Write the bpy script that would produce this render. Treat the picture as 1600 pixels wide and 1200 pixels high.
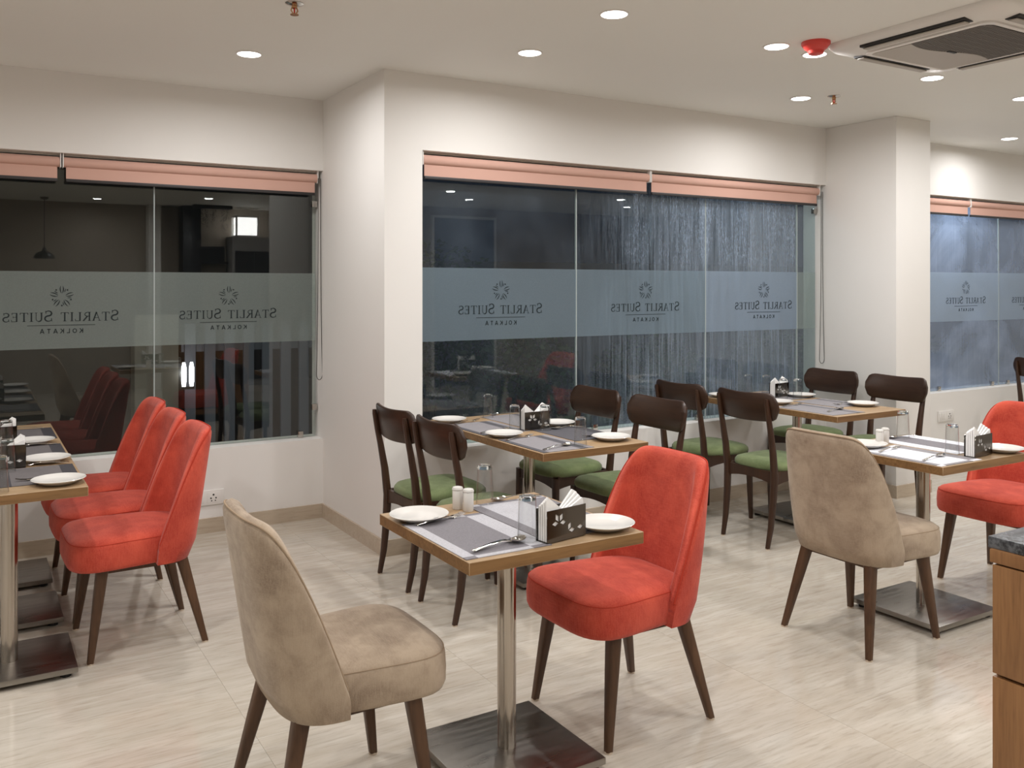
import bpy, bmesh, math, random
from math import sin, cos, pi, radians, sqrt
from mathutils import Vector, Matrix

S = bpy.context.scene
C = S.collection
for o in list(bpy.data.objects):
    bpy.data.objects.remove(o)
random.seed(7)

# ------------------------------------------------------------------ camera
CAM_H = 1.5
cam_d = bpy.data.cameras.new('camera')
cam = bpy.data.objects.new('camera', cam_d)
C.objects.link(cam)
cam.location = (0, 0, CAM_H)
cam.rotation_euler = (pi / 2, 0, -radians(31.218))
cam_d.sensor_width = 36
cam_d.sensor_fit = 'HORIZONTAL'
cam_d.lens = 36 * 1400 / 1600
cam_d.shift_y = -(600 - 449) / 1600
cam_d.clip_start = 0.05
S.camera = cam

# ------------------------------------------------------------------ world, exposure
W = bpy.data.worlds.new('dusk_sky')
S.world = W
W.use_nodes = True
nt = W.node_tree
nt.nodes.clear()
wo = nt.nodes.new('ShaderNodeOutputWorld')
wb = nt.nodes.new('ShaderNodeBackground')
wb.inputs['Color'].default_value = (0.34, 0.48, 0.85, 1)
wb.inputs['Strength'].default_value = 0.022
nt.links.new(wb.outputs[0], wo.inputs[0])
S.view_settings.view_transform = 'Standard'
S.view_settings.look = 'None'
S.view_settings.gamma = 1
S.view_settings.use_curve_mapping = False
S.view_settings.exposure = 0.0
LAMP_GAIN = 1.0          # scales the watts of every ceiling downlight
LAMP_C = (0.985, 0.98, 0.985)


# ------------------------------------------------------------------ materials
def srgb(r, g, b):
    f = lambda c: (c / 255 / 12.92) if c / 255 <= 0.04045 else ((c / 255 + 0.055) / 1.055) ** 2.4
    return (f(r), f(g), f(b), 1)


class Nodes:
    def __init__(self, name):
        self.m = bpy.data.materials.new(name)
        self.m.use_nodes = True
        self.t = self.m.node_tree
        self.t.nodes.clear()
        self.out = self.t.nodes.new('ShaderNodeOutputMaterial')

    def n(self, kind, **kw):
        nd = self.t.nodes.new('ShaderNode' + kind)
        for k, v in kw.items():
            if k.startswith('_'):
                setattr(nd, k[1:], v)
        return nd

    def set(self, nd, key, val):
        if hasattr(val, 'is_output'):
            self.t.links.new(val, nd.inputs[key])
        else:
            nd.inputs[key].default_value = val

    def coord(self, kind='Object', scale=(1, 1, 1), rot=(0, 0, 0)):
        if kind == 'Position':
            o = self.n('NewGeometry').outputs['Position']
        else:
            o = self.n('TexCoord').outputs[kind]
        mp = self.n('Mapping')
        self.t.links.new(o, mp.inputs['Vector'])
        mp.inputs['Scale'].default_value = scale
        mp.inputs['Rotation'].default_value = rot
        return mp.outputs[0]

    def noise(self, vec, scale=5, detail=3, rough=0.5, dist=0.0):
        nd = self.n('TexNoise')
        self.t.links.new(vec, nd.inputs['Vector'])
        nd.inputs['Scale'].default_value = scale
        nd.inputs['Detail'].default_value = detail
        nd.inputs['Roughness'].default_value = rough
        nd.inputs['Distortion'].default_value = dist
        return nd.outputs[0]

    def ramp(self, fac, stops):
        nd = self.n('ValToRGB')
        self.t.links.new(fac, nd.inputs[0])
        el = nd.color_ramp.elements
        while len(el) < len(stops):
            el.new(0.5)
        for e, (p, c) in zip(el, stops):
            e.position = p
            e.color = c if not isinstance(c, (int, float)) else (c, c, c, 1)
        return nd.outputs[0]

    def math(self, op, a, b=0.0, clamp=False):
        nd = self.n('Math', _operation=op, _use_clamp=clamp)
        self.set(nd, 0, a)
        self.set(nd, 1, b)
        return nd.outputs[0]

    def mix(self, fac, a, b, mode='MIX'):
        nd = self.n('MixRGB', _blend_type=mode)
        self.set(nd, 0, fac)
        self.set(nd, 1, a)
        self.set(nd, 2, b)
        return nd.outputs[0]

    def bump(self, h, strength=0.3, dist=0.01):
        nd = self.n('Bump')
        self.t.links.new(h, nd.inputs['Height'])
        nd.inputs['Strength'].default_value = strength
        nd.inputs['Distance'].default_value = dist
        return nd.outputs[0]

    def bsdf(self, color, rough=0.5, metal=0.0, spec=0.5, normal=None, **kw):
        p = self.n('BsdfPrincipled')
        self.set(p, 'Base Color', color)
        self.set(p, 'Roughness', rough)
        self.set(p, 'Metallic', metal)
        self.set(p, 'Specular IOR Level', spec)
        if normal is not None:
            self.t.links.new(normal, p.inputs['Normal'])
        for k, v in kw.items():
            self.set(p, k.replace('_', ' '), v)
        return p.outputs[0]

    def shmix(self, fac, a, b):
        nd = self.n('MixShader')
        self.set(nd, 0, fac)
        self.t.links.new(a, nd.inputs[1])
        self.t.links.new(b, nd.inputs[2])
        return nd.outputs[0]

    def schlick(self, gain):
        """reflectance of a glass face, the same from both sides"""
        lw = self.n('LayerWeight')
        lw.inputs[0].default_value = 0.5
        f = self.math('POWER', lw.outputs['Facing'], 5.0)
        f = self.math('ADD', self.math('MULTIPLY', f, 0.96), 0.04)
        return self.math('MULTIPLY', f, gain, True)

    def done(self, sh):
        self.t.links.new(sh, self.out.inputs['Surface'])
        return self.m


M = {}


def plain(name, col, rough=0.5, metal=0.0, spec=0.5, **kw):
    k = Nodes(name)
    M[name] = k.done(k.bsdf(col, rough, metal, spec, **kw))


def mat_paint(name, c1, c2):
    k = Nodes(name)
    v = k.coord('Position')
    f = k.noise(v, 1.3, 3)
    b = k.noise(v, 90, 2)
    col = k.mix(f, c1, c2)
    M[name] = k.done(k.bsdf(col, 0.62, 0, 0.3, k.bump(b, 0.06, 0.002)))


mat_paint('wall_paint', srgb(231, 228, 224), srgb(227, 223, 217))
mat_paint('ceiling_paint', srgb(234, 233, 228), srgb(231, 229, 223))
mat_paint('back_wall_paint', srgb(168, 157, 143), srgb(158, 147, 133))


def mat_stone(name, base, light, dark, rough, scale=1.0):
    k = Nodes(name)
    oi = k.n('ObjectInfo')
    v0 = k.n('NewGeometry').outputs['Position']
    sh = k.n('VectorMath', _operation='MULTIPLY_ADD')
    k.t.links.new(oi.outputs['Random'], sh.inputs[0])
    sh.inputs[1].default_value = (13.0, 7.0, 0)
    k.t.links.new(v0, sh.inputs[2])
    mp = k.n('Mapping')
    k.t.links.new(sh.outputs[0], mp.inputs['Vector'])
    mp.inputs['Scale'].default_value = (1.5 * scale, 13 * scale, 13 * scale)
    mp.inputs['Rotation'].default_value = (0, 0, radians(3))
    v = mp.outputs[0]
    a = k.noise(v, 1.6, 5, 0.6, 0.6)
    b = k.noise(v, 6.0, 4, 0.65, 0.3)
    c = k.noise(sh.outputs[0], 1.2, 3)
    col = k.mix(k.ramp(a, [(0.35, 0), (0.7, 1)]), base, light)
    col = k.mix(k.math('MULTIPLY', k.ramp(b, [(0.5, 0), (0.78, 1)]), 0.5), col, dark)
    col = k.mix(k.math('MULTIPLY', k.ramp(c, [(0.4, 0), (0.75, 1)]), 0.35), col, srgb(188, 171, 150))
    col = k.mix(0.05, col, k.mix(oi.outputs['Random'], srgb(166, 155, 140), srgb(214, 207, 196)))
    M[name] = k.done(k.bsdf(col, rough, 0, 0.5))


mat_stone('floor_stone', srgb(188, 178, 163), srgb(206, 199, 187), srgb(140, 125, 108), 0.10)
mat_stone('skirting_stone', srgb(184, 167, 146), srgb(193, 178, 158), srgb(150, 132, 112), 0.25)
plain('grout', srgb(172, 162, 148), 0.5)


def mat_fabric(name, c1, c2, c3, weave=300, nap=3.0):
    k = Nodes(name)
    v = k.coord('Object')
    oi = k.n('ObjectInfo')
    a = k.noise(v, nap * 2.2, 4, 0.6, 0.4)
    f = k.noise(k.coord('Object', (1, 1, 0.12)), weave, 2)
    g = k.noise(k.coord('Object', (0.12, 1, 1)), weave, 2)
    col = k.mix(k.ramp(a, [(0.38, 0), (0.62, 1)]), c1, c2)
    w = k.math('MULTIPLY', k.math('ADD', f, g), 0.5)
    col = k.mix(k.math('MULTIPLY', k.ramp(w, [(0.38, 0), (0.62, 1)]), 0.34), col, c3)
    p = k.bsdf(col, 0.95, 0, 0.05, k.bump(w, 0.3, 0.002), Sheen_Weight=0.16, Sheen_Roughness=0.5)
    M[name] = k.done(p)


mat_fabric('coral_fabric', srgb(199, 82, 63), srgb(170, 60, 47), srgb(212, 104, 84))
mat_fabric('beige_velvet', srgb(172, 154, 133), srgb(139, 121, 103), srgb(184, 167, 147))
mat_fabric('green_velvet', srgb(116, 126, 88), srgb(90, 103, 66), srgb(128, 139, 100))
plain('beige_piping', srgb(156, 136, 114), 0.9, 0, 0.1)
plain('coral_piping', srgb(176, 62, 46), 0.9, 0, 0.1)


def mat_wood(name, c1, c2, c3, rough, axis='Z', scale=1.0):
    k = Nodes(name)
    st = {'X': (0.5, 9, 9), 'Y': (9, 0.5, 9), 'Z': (9, 9, 0.5)}[axis]
    st = tuple(x * scale for x in st)
    v = k.coord('Object', st)
    a = k.noise(v, 2.2, 5, 0.6, 0.8)
    b = k.noise(v, 12, 3, 0.6)
    col = k.mix(k.ramp(a, [(0.3, 0), (0.7, 1)]), c1, c2)
    col = k.mix(k.math('MULTIPLY', k.ramp(b, [(0.45, 0), (0.75, 1)]), 0.5), col, c3)
    M[name] = k.done(k.bsdf(col, rough, 0, 0.45, k.bump(b, 0.08, 0.002)))


mat_wood('walnut_leg', srgb(90, 62, 40), srgb(70, 47, 30), srgb(48, 31, 19), 0.42)
mat_wood('dark_wood', srgb(66, 42, 27), srgb(52, 32, 20), srgb(36, 21, 13), 0.38)
mat_wood('dark_wood_across', srgb(60, 39, 26), srgb(48, 30, 19), srgb(34, 20, 13), 0.36, 'X')
mat_wood('table_wood', srgb(178, 152, 120), srgb(162, 133, 99), srgb(134, 104, 72), 0.36, 'X')
mat_wood('table_edge_wood', srgb(142, 107, 68), srgb(112, 81, 48), srgb(80, 54, 31), 0.42, 'X')
mat_wood('counter_wood', srgb(150, 108, 68), srgb(130, 90, 54), srgb(96, 64, 38), 0.45, 'Z', 1.4)


def mat_steel(name, col, rough, st):
    k = Nodes(name)
    b = k.noise(k.coord('Object', st), 4, 3)
    r = k.ramp(b, [(0.3, rough * 0.8), (0.7, rough * 1.3)])
    M[name] = k.done(k.bsdf(k.mix(b, col, tuple(c * 0.86 for c in col[:3]) + (1,)), r, 1.0))


mat_steel('brushed_steel', srgb(188, 180, 170), 0.15, (60, 60, 1))
mat_steel('plate_steel', srgb(160, 156, 150), 0.32, (1, 10, 1))
plain('polished_steel', srgb(214, 210, 205), 0.1, 1.0)
plain('holder_steel', srgb(98, 93, 88), 0.12, 1.0)
plain('black_rubber', srgb(22, 22, 22), 0.6)
plain('felt_pad', srgb(196, 180, 160), 0.9)
plain('porcelain', srgb(214, 210, 204), 0.14, 0, 0.5)
plain('napkin_paper', srgb(238, 236, 233), 0.9, 0, 0.1)
plain('white_plastic', srgb(228, 224, 219), 0.38)
plain('grey_plastic', srgb(176, 168, 158), 0.5)
plain('dark_plastic', srgb(40, 38, 37), 0.5)
plain('grille_mesh', srgb(112, 106, 100), 0.6)
plain('red_plastic', srgb(214, 66, 58), 0.35)
plain('brass', srgb(196, 150, 110), 0.25, 1.0)
plain('chrome', srgb(190, 186, 180), 0.15, 1.0)
plain('blind_fabric', srgb(204, 164, 149), 0.85, 0, 0.1)
plain('blind_rail_shade', srgb(44, 40, 40), 0.5)
plain('cord_black', srgb(58, 52, 50), 0.6)
plain('black_metal', srgb(24, 23, 23), 0.35)
plain('joint_silicone', srgb(168, 176, 174), 0.4)
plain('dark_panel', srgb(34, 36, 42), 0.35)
plain('cabinet_grey', srgb(150, 148, 146), 0.5)
plain('sky_blocker_dark', srgb(56, 54, 54), 0.9)  # dark tone of the added wall that blocks the sky
plain('exterior_slat', srgb(96, 98, 108), 0.7)
plain('exterior_pale', srgb(118, 113, 106), 0.85)
plain('soil', srgb(46, 44, 38), 0.95)
plain('leaf_green', srgb(44, 68, 38), 0.8)
plain('twig', srgb(60, 48, 36), 0.9)


def mat_emit(name, col, strength):
    k = Nodes(name)
    e = k.n('Emission')
    e.inputs[0].default_value = col
    e.inputs[1].default_value = strength
    M[name] = k.done(e.outputs[0])


mat_emit('lamp_diffuser', (1.0, 0.97, 0.92, 1), 10)
mat_emit('lantern_glow', (1.0, 0.97, 0.95, 1), 12)
mat_emit('outdoor_glow', (0.95, 0.95, 1.0, 1), 7)

# granite
k = Nodes('granite')
v = k.coord('Object')
col = k.mix(k.ramp(k.noise(v, 45, 4, 0.7), [(0.38, 0), (0.62, 1)]), srgb(44, 46, 50), srgb(100, 103, 107))
M['granite'] = k.done(k.bsdf(col, 0.2))


def mat_mat(name, col):
    k = Nodes(name)
    f = k.noise(k.coord('Object', (1, 0.15, 1)), 900, 1)
    g = k.noise(k.coord('Object', (0.15, 1, 1)), 900, 1)
    w = k.math('MULTIPLY', k.math('ADD', f, g), 0.5)
    c = k.mix(k.ramp(w, [(0.35, 0), (0.65, 1)]), tuple(x * 0.8 for x in col[:3]) + (1,), tuple(min(1, x * 1.18) for x in col[:3]) + (1,))
    M[name] = k.done(k.bsdf(c, 0.65, 0, 0.3, k.bump(w, 0.2, 0.001)))


mat_mat('mat_slate', srgb(120, 116, 120))
mat_mat('mat_silver', srgb(178, 176, 180))
mat_mat('mat_grey', srgb(138, 134, 136))
mat_mat('mat_charcoal', srgb(86, 84, 88))
mat_mat('mat_overlit', srgb(226, 226, 232))  # glare of the lamps put into the mat colour
mat_mat('mat_graphite', srgb(104, 99, 99))
mat_mat('mat_black', srgb(64, 62, 66))

# clear tumblers: thin clear walls that absorb more at grazing angles, and a solid glass base
k = Nodes('tumbler_glass')
lw = k.n('LayerWeight')
lw.inputs[0].default_value = 0.5
tr = k.n('BsdfTransparent')
k.set(tr, 0, k.ramp(lw.outputs['Facing'], [(0.0, (0.975, 0.98, 0.98, 1)), (0.6, (0.96, 0.965, 0.965, 1)), (0.88, (0.90, 0.905, 0.905, 1)), (1.0, (0.66, 0.67, 0.67, 1))]))
gl = k.n('BsdfGlossy')
gl.inputs['Roughness'].default_value = 0.02
M['tumbler_glass'] = k.done(k.shmix(k.schlick(1.0), tr.outputs[0], gl.outputs[0]))
k = Nodes('solid_glass')
gb = k.n('BsdfGlass')
gb.inputs['Roughness'].default_value = 0.0
gb.inputs['IOR'].default_value = 1.46
gb.inputs[0].default_value = (0.97, 0.98, 0.98, 1)
M['solid_glass'] = k.done(gb.outputs[0])


def smooth_step(k, val, a, b):
    nd = k.n('MapRange', _interpolation_type='SMOOTHSTEP')
    k.set(nd, 0, val)
    nd.inputs[1].default_value = a
    nd.inputs[2].default_value = b
    return nd.outputs[0]


def mat_window(name, film, tint=(0.93, 0.96, 0.94, 1), film_col=(0.6, 0.7, 0.9, 1), mirror=1.45):
    """clear pane: fresnel mirror over tinted transparency, plus a wet film whose cover is film(k)"""
    k = Nodes(name)
    tr = k.n('BsdfTransparent')
    tr.inputs[0].default_value = tint
    body = tr.outputs[0]
    if film is not None:
        cover = film(k)
        df = k.n('BsdfDiffuse')
        df.inputs[0].default_value = film_col
        tl = k.n('BsdfTranslucent')
        tl.inputs[0].default_value = film_col
        body = k.shmix(cover, body, k.shmix(0.5, df.outputs[0], tl.outputs[0]))
    gl = k.n('BsdfGlossy')
    gl.inputs['Roughness'].default_value = 0.0
    M[name] = k.done(k.shmix(k.schlick(mirror), body, gl.outputs[0]))


mat_window('pane_clear', None)


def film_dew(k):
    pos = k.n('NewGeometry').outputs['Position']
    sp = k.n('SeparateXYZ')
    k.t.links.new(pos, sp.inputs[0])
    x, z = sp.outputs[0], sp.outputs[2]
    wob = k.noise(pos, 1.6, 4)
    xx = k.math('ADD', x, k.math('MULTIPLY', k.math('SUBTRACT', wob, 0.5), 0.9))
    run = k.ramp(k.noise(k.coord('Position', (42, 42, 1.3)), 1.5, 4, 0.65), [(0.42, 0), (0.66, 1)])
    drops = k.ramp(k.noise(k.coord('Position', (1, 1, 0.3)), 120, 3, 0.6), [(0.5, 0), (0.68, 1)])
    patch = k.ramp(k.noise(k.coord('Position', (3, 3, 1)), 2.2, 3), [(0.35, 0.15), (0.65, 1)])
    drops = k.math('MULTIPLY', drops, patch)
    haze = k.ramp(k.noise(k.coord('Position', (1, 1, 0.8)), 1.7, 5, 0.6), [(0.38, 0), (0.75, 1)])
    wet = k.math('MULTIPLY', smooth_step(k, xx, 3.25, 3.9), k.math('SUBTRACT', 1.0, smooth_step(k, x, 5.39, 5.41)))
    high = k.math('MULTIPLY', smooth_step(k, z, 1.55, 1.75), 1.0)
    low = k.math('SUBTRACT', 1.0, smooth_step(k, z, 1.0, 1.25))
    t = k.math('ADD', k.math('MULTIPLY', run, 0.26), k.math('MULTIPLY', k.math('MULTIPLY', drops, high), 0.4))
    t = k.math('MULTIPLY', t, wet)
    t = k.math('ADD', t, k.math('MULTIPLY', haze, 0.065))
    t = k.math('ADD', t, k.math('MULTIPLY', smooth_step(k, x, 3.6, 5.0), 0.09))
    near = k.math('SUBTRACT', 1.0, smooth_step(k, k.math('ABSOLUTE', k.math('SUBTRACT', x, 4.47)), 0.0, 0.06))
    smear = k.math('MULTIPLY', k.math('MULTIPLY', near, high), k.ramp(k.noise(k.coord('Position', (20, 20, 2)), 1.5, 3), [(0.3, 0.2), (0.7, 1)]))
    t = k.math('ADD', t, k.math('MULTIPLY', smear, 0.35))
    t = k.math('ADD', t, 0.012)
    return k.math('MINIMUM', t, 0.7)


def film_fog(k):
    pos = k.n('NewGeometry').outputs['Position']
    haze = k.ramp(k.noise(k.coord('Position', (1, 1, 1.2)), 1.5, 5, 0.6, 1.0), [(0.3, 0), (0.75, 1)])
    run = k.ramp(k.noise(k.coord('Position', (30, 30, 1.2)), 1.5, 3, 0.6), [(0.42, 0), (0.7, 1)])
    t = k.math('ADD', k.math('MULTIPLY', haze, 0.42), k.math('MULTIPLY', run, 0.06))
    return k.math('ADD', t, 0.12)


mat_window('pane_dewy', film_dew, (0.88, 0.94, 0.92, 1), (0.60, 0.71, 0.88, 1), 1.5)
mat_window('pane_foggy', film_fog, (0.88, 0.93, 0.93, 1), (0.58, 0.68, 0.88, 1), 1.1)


def mat_band(name, col, cover):
    k = Nodes(name)
    tr = k.n('BsdfTransparent')
    tr.inputs[0].default_value = (0.9, 0.93, 0.92, 1)
    df = k.n('BsdfDiffuse')
    df.inputs[0].default_value = col
    tl = k.n('BsdfTranslucent')
    tl.inputs[0].default_value = col
    g = k.noise(k.coord('Position'), 160, 2)
    f = k.math('ADD', k.math('MULTIPLY', k.math('SUBTRACT', g, 0.5), 0.06), cover)
    M[name] = k.done(k.shmix(f, tr.outputs[0], k.shmix(0.45, df.outputs[0], tl.outputs[0])))


mat_band('band_green_grey', (0.62, 0.70, 0.66, 1), 0.34)
mat_band('band_blue_grey', (0.44, 0.55, 0.64, 1), 0.40)
mat_band('band_lit_mid', (0.52, 0.62, 0.75, 1), 0.5)  # same frosted film, glow on the brighter pane put into its colour
mat_band('band_lit_pale', (0.62, 0.72, 0.84, 1), 0.5)  # same frosted film, stronger outside light put into its colour
k = Nodes('letter_film')
tr = k.n('BsdfTransparent')
tr.inputs[0].default_value = (0.5, 0.52, 0.52, 1)
df = k.n('BsdfDiffuse')
df.inputs[0].default_value = srgb(52, 58, 60)
M['letter_film'] = k.done(k.shmix(0.7, tr.outputs[0], df.outputs[0]))


# ------------------------------------------------------------------ mesh helpers
class MB:
    """collects geometry; build() links it as ONE mesh object"""

    def __init__(self):
        self.v, self.f, self.mi = [], [], []

    def add(self, vs, fs, mi=0):
        b = len(self.v)
        self.v += [tuple(p) for p in vs]
        for f in fs:
            self.f.append(tuple(b + i for i in f))
            self.mi.append(mi)
        return self

    def box(self, x0, x1, y0, y1, z0, z1, mi=0, top=None):
        vs = [(x0, y0, z0), (x1, y0, z0), (x1, y1, z0), (x0, y1, z0), (x0, y0, z1), (x1, y0, z1), (x1, y1, z1), (x0, y1, z1)]
        fs = [(0, 3, 2, 1), (4, 5, 6, 7), (0, 1, 5, 4), (1, 2, 6, 5), (2, 3, 7, 6), (3, 0, 4, 7)]
        b = len(self.v)
        self.v += vs
        for i, f in enumerate(fs):
            self.f.append(tuple(b + j for j in f))
            self.mi.append(top if (top is not None and i == 1) else mi)
        return self

    def rings(self, rings, cap0=True, cap1=True, closed=True, mi=0):
        n = len(rings[0])
        b = len(self.v)
        for r in rings:
            self.v += [tuple(p) for p in r]
        for i in range(len(rings) - 1):
            for j in range(n if closed else n - 1):
                j2 = (j + 1) % n
                self.f.append((b + i * n + j, b + i * n + j2, b + (i + 1) * n + j2, b + (i + 1) * n + j))
                self.mi.append(mi)
        if cap0:
            self.f.append(tuple(b + j for j in reversed(range(n))))
            self.mi.append(mi)
        if cap1:
            e = b + (len(rings) - 1) * n
            self.f.append(tuple(e + j for j in range(n)))
            self.mi.append(mi)
        return self

    def lathe(self, prof, n=24, c=(0, 0, 0), cap0=True, cap1=True, mi=0):
        rs = [[(c[0] + r * cos(2 * pi * j / n), c[1] + r * sin(2 * pi * j / n), c[2] + z) for j in range(n)] for r, z in prof]
        return self.rings(rs, cap0, cap1, mi=mi)

    def tube(self, pts, r, n=8, mi=0):
        pts = [Vector(p) for p in pts]
        rr = r if isinstance(r, (list, tuple)) else [r] * len(pts)
        up = None
        rs = []
        for i, p in enumerate(pts):
            d = (pts[min(i + 1, len(pts) - 1)] - pts[max(i - 1, 0)]).normalized()
            if up is None:
                up = Vector((0, 0, 1)) if abs(d.z) < 0.9 else Vector((0, 1, 0))
            a = d.cross(up).normalized()
            up2 = a.cross(d).normalized()
            up = up2
            rs.append([p + (a * cos(2 * pi * j / n) + up2 * sin(2 * pi * j / n)) * rr[i] for j in range(n)])
        return self.rings(rs, mi=mi)

    def build(self, name, mat, parent=None, smooth=False, bevel=0.0, seg=2, angle=40):
        me = bpy.data.meshes.new(name)
        me.from_pydata(self.v, [], self.f)
        mats = mat if isinstance(mat, (list, tuple)) else [mat]
        for m in mats:
            me.materials.append(M[m])
        for p, i in zip(me.polygons, self.mi):
            p.material_index = i
        bm = bmesh.new()
        bm.from_mesh(me)
        bmesh.ops.recalc_face_normals(bm, faces=bm.faces)
        if bevel > 0:
            ed = [e for e in bm.edges if len(e.link_faces) == 2 and e.calc_face_angle(0) > radians(30)]
            bmesh.ops.bevel(bm, geom=ed, offset=bevel, segments=seg, profile=0.6, affect='EDGES')
        bm.to_mesh(me)
        bm.free()
        if smooth or bevel > 0:
            me.shade_smooth()
            me.set_sharp_from_angle(angle=radians(angle))
        o = bpy.data.objects.new(name, me)
        C.objects.link(o)
        if parent is not None:
            o.parent = parent
        return o


def tag(o, label=None, cat=None, group=None, kind=None):
    if label:
        o['label'] = label
    if cat:
        o['category'] = cat
    if group:
        o['group'] = group
    if kind:
        o['kind'] = kind
    return o


def thing(name, label, cat, loc=(0, 0, 0), rz=0.0, group=None):
    o = bpy.data.objects.new(name, None)
    o.empty_display_size = 0.1
    C.objects.link(o)
    o.location = loc
    o.rotation_euler = (0, 0, rz)
    return tag(o, label, cat, group)


def struct(name, mb, mat, parent=None, **kw):
    o = mb.build(name, mat, parent, **kw)
    if parent is None:
        o['kind'] = 'structure'
    return o


def dup(root, loc, rz, label=None, group=None):
    r = root.copy()
    C.objects.link(r)
    r.location = loc
    r.rotation_euler = (0, 0, rz)
    if label:
        r['label'] = label
    if group:
        r['group'] = group
    for ch in list(root.children):
        c = ch.copy()
        C.objects.link(c)
        c.parent = r
        for g in ch.children:
            d = g.copy()
            C.objects.link(d)
            d.parent = c
    return r


# ------------------------------------------------------------------ room shell
CEIL = 2.72
YA, YM, YP = 5.65, 4.64, 4.03           # alcove wall, middle wall, pillar face
XJ, XC, XP = 1.98, 5.635, 6.03          # jog face, right inner corner, pillar right side
XL, XR, YB = -2.4, 10.2, -2.7           # left wall, right wall, back wall

fl = struct('floor', MB().box(XL - 0.2, XR + 0.2, YB - 0.2, 5.95, -0.12, -0.0015), 'grout')
T = 0.875
tile_mb = MB().box(-T / 2 + 0.0004, T / 2 - 0.0004, -T / 2 + 0.0004, T / 2 - 0.0004, -0.0013, 0.0)
tile0 = None
x = 2.57 - 6 * T + T / 2
ys = []
while x - T / 2 < XR:
    y = 2.115 - 6 * T + T / 2
    while y - T / 2 < 5.7:
        skip = (y - T / 2 > 4.7 and x - T / 2 > 2.0)
        if not skip:
            if tile0 is None:
                tile0 = tile_mb.build('tile', 'floor_stone', fl)
                t_ = tile0
            else:
                t_ = tile0.copy()
                C.objects.link(t_)
            t_.location = (x, y, 0)
        y += T
    x += T

struct('ceiling', MB().box(XL - 0.2, XR + 0.2, YB - 0.2, 5.95, CEIL, CEIL + 0.12), 'ceiling_paint')
struct('wall_left', MB().box(XL - 0.2, XL, YB - 0.2, 5.95, 0, CEIL), 'wall_paint')
struct('wall_right', MB().box(XR, XR + 0.2, YB - 0.2, 4.95, 0, CEIL), 'wall_paint')
struct('wall_back', MB().box(XL, XR, YB - 0.2, YB, 0, CEIL), 'back_wall_paint')
H1, S1 = 2.262, 0.512
H2, S2 = 2.285, 0.562
H3, S3 = 2.285, 0.600
struct('wall_alcove', MB().box(XL, XJ, YA, YA + 0.22, H1, CEIL).box(XL, XJ, YA, YA + 0.22, 0, S1).box(XL, -1.9, YA, YA + 0.22, S1, H1), 'wall_paint')
struct('wall_jog', MB().box(XJ, 2.214, YM, YA + 0.22, 0, CEIL), 'wall_paint')
struct('wall_middle', MB().box(2.214, XC, YM, YM + 0.22, H2, CEIL).box(2.214, XC, YM, YM + 0.22, 0, S2), 'wall_paint')
struct('pillar', MB().box(XC, XP, YP, YM + 0.22, 0, CEIL), 'wall_paint', bevel=0.004)
struct('wall_far', MB().box(XP, XR, YM, YM + 0.22, H3, CEIL).box(XP, XR, YM, YM + 0.22, 0, S3).box(9.6, XR, YM, YM + 0.22, S3, H3).box(XP, 6.25, YM, YM + 0.22, S3, H3), 'wall_paint')

bt, bh = 0.012, 0.09
for nm, b in (('baseboard_alcove', (XL, XJ - bt, YA - bt, YA)), ('baseboard_jog', (XJ - bt, XJ, YM - bt, YA)), ('baseboard_middle', (XJ, XC - bt, YM - bt, YM)),
              ('baseboard_pillar_side', (XC - bt, XC, YP - bt, YM)), ('baseboard_pillar', (XC, XP, YP - bt, YP)), ('baseboard_far', (XP, XR, YM - bt, YM))):
    struct(nm, MB().box(b[0], b[1], b[2], b[3], 0, bh), 'skirting_stone')


# ------------------------------------------------------------------ lettering for the window bands
def arc(cx, cy, rx, ry, a0, a1, n=10):
    return [(cx + rx * cos(radians(a0 + (a1 - a0) * i / n)), cy + ry * sin(radians(a0 + (a1 - a0) * i / n))) for i in range(n + 1)]


def ribbon(out, pts, w):
    """flat stroke; w may be one width or a list"""
    n = len(pts)
    ws = w if isinstance(w, list) else [w] * n
    L, R_ = [], []
    for i, (px, py) in enumerate(pts):
        ax, ay = pts[max(i - 1, 0)]
        bx, by = pts[min(i + 1, n - 1)]
        d = math.hypot(bx - ax, by - ay) or 1
        nx, ny = -(by - ay) / d * ws[i] / 2, (bx - ax) / d * ws[i] / 2
        L.append((px + nx, py + ny))
        R_.append((px - nx, py - ny))
    for i in range(n - 1):
        out.append([L[i], L[i + 1], R_[i + 1], R_[i]])


TH, TN = 0.13, 0.055                     # thick and thin strokes relative to cap height


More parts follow.
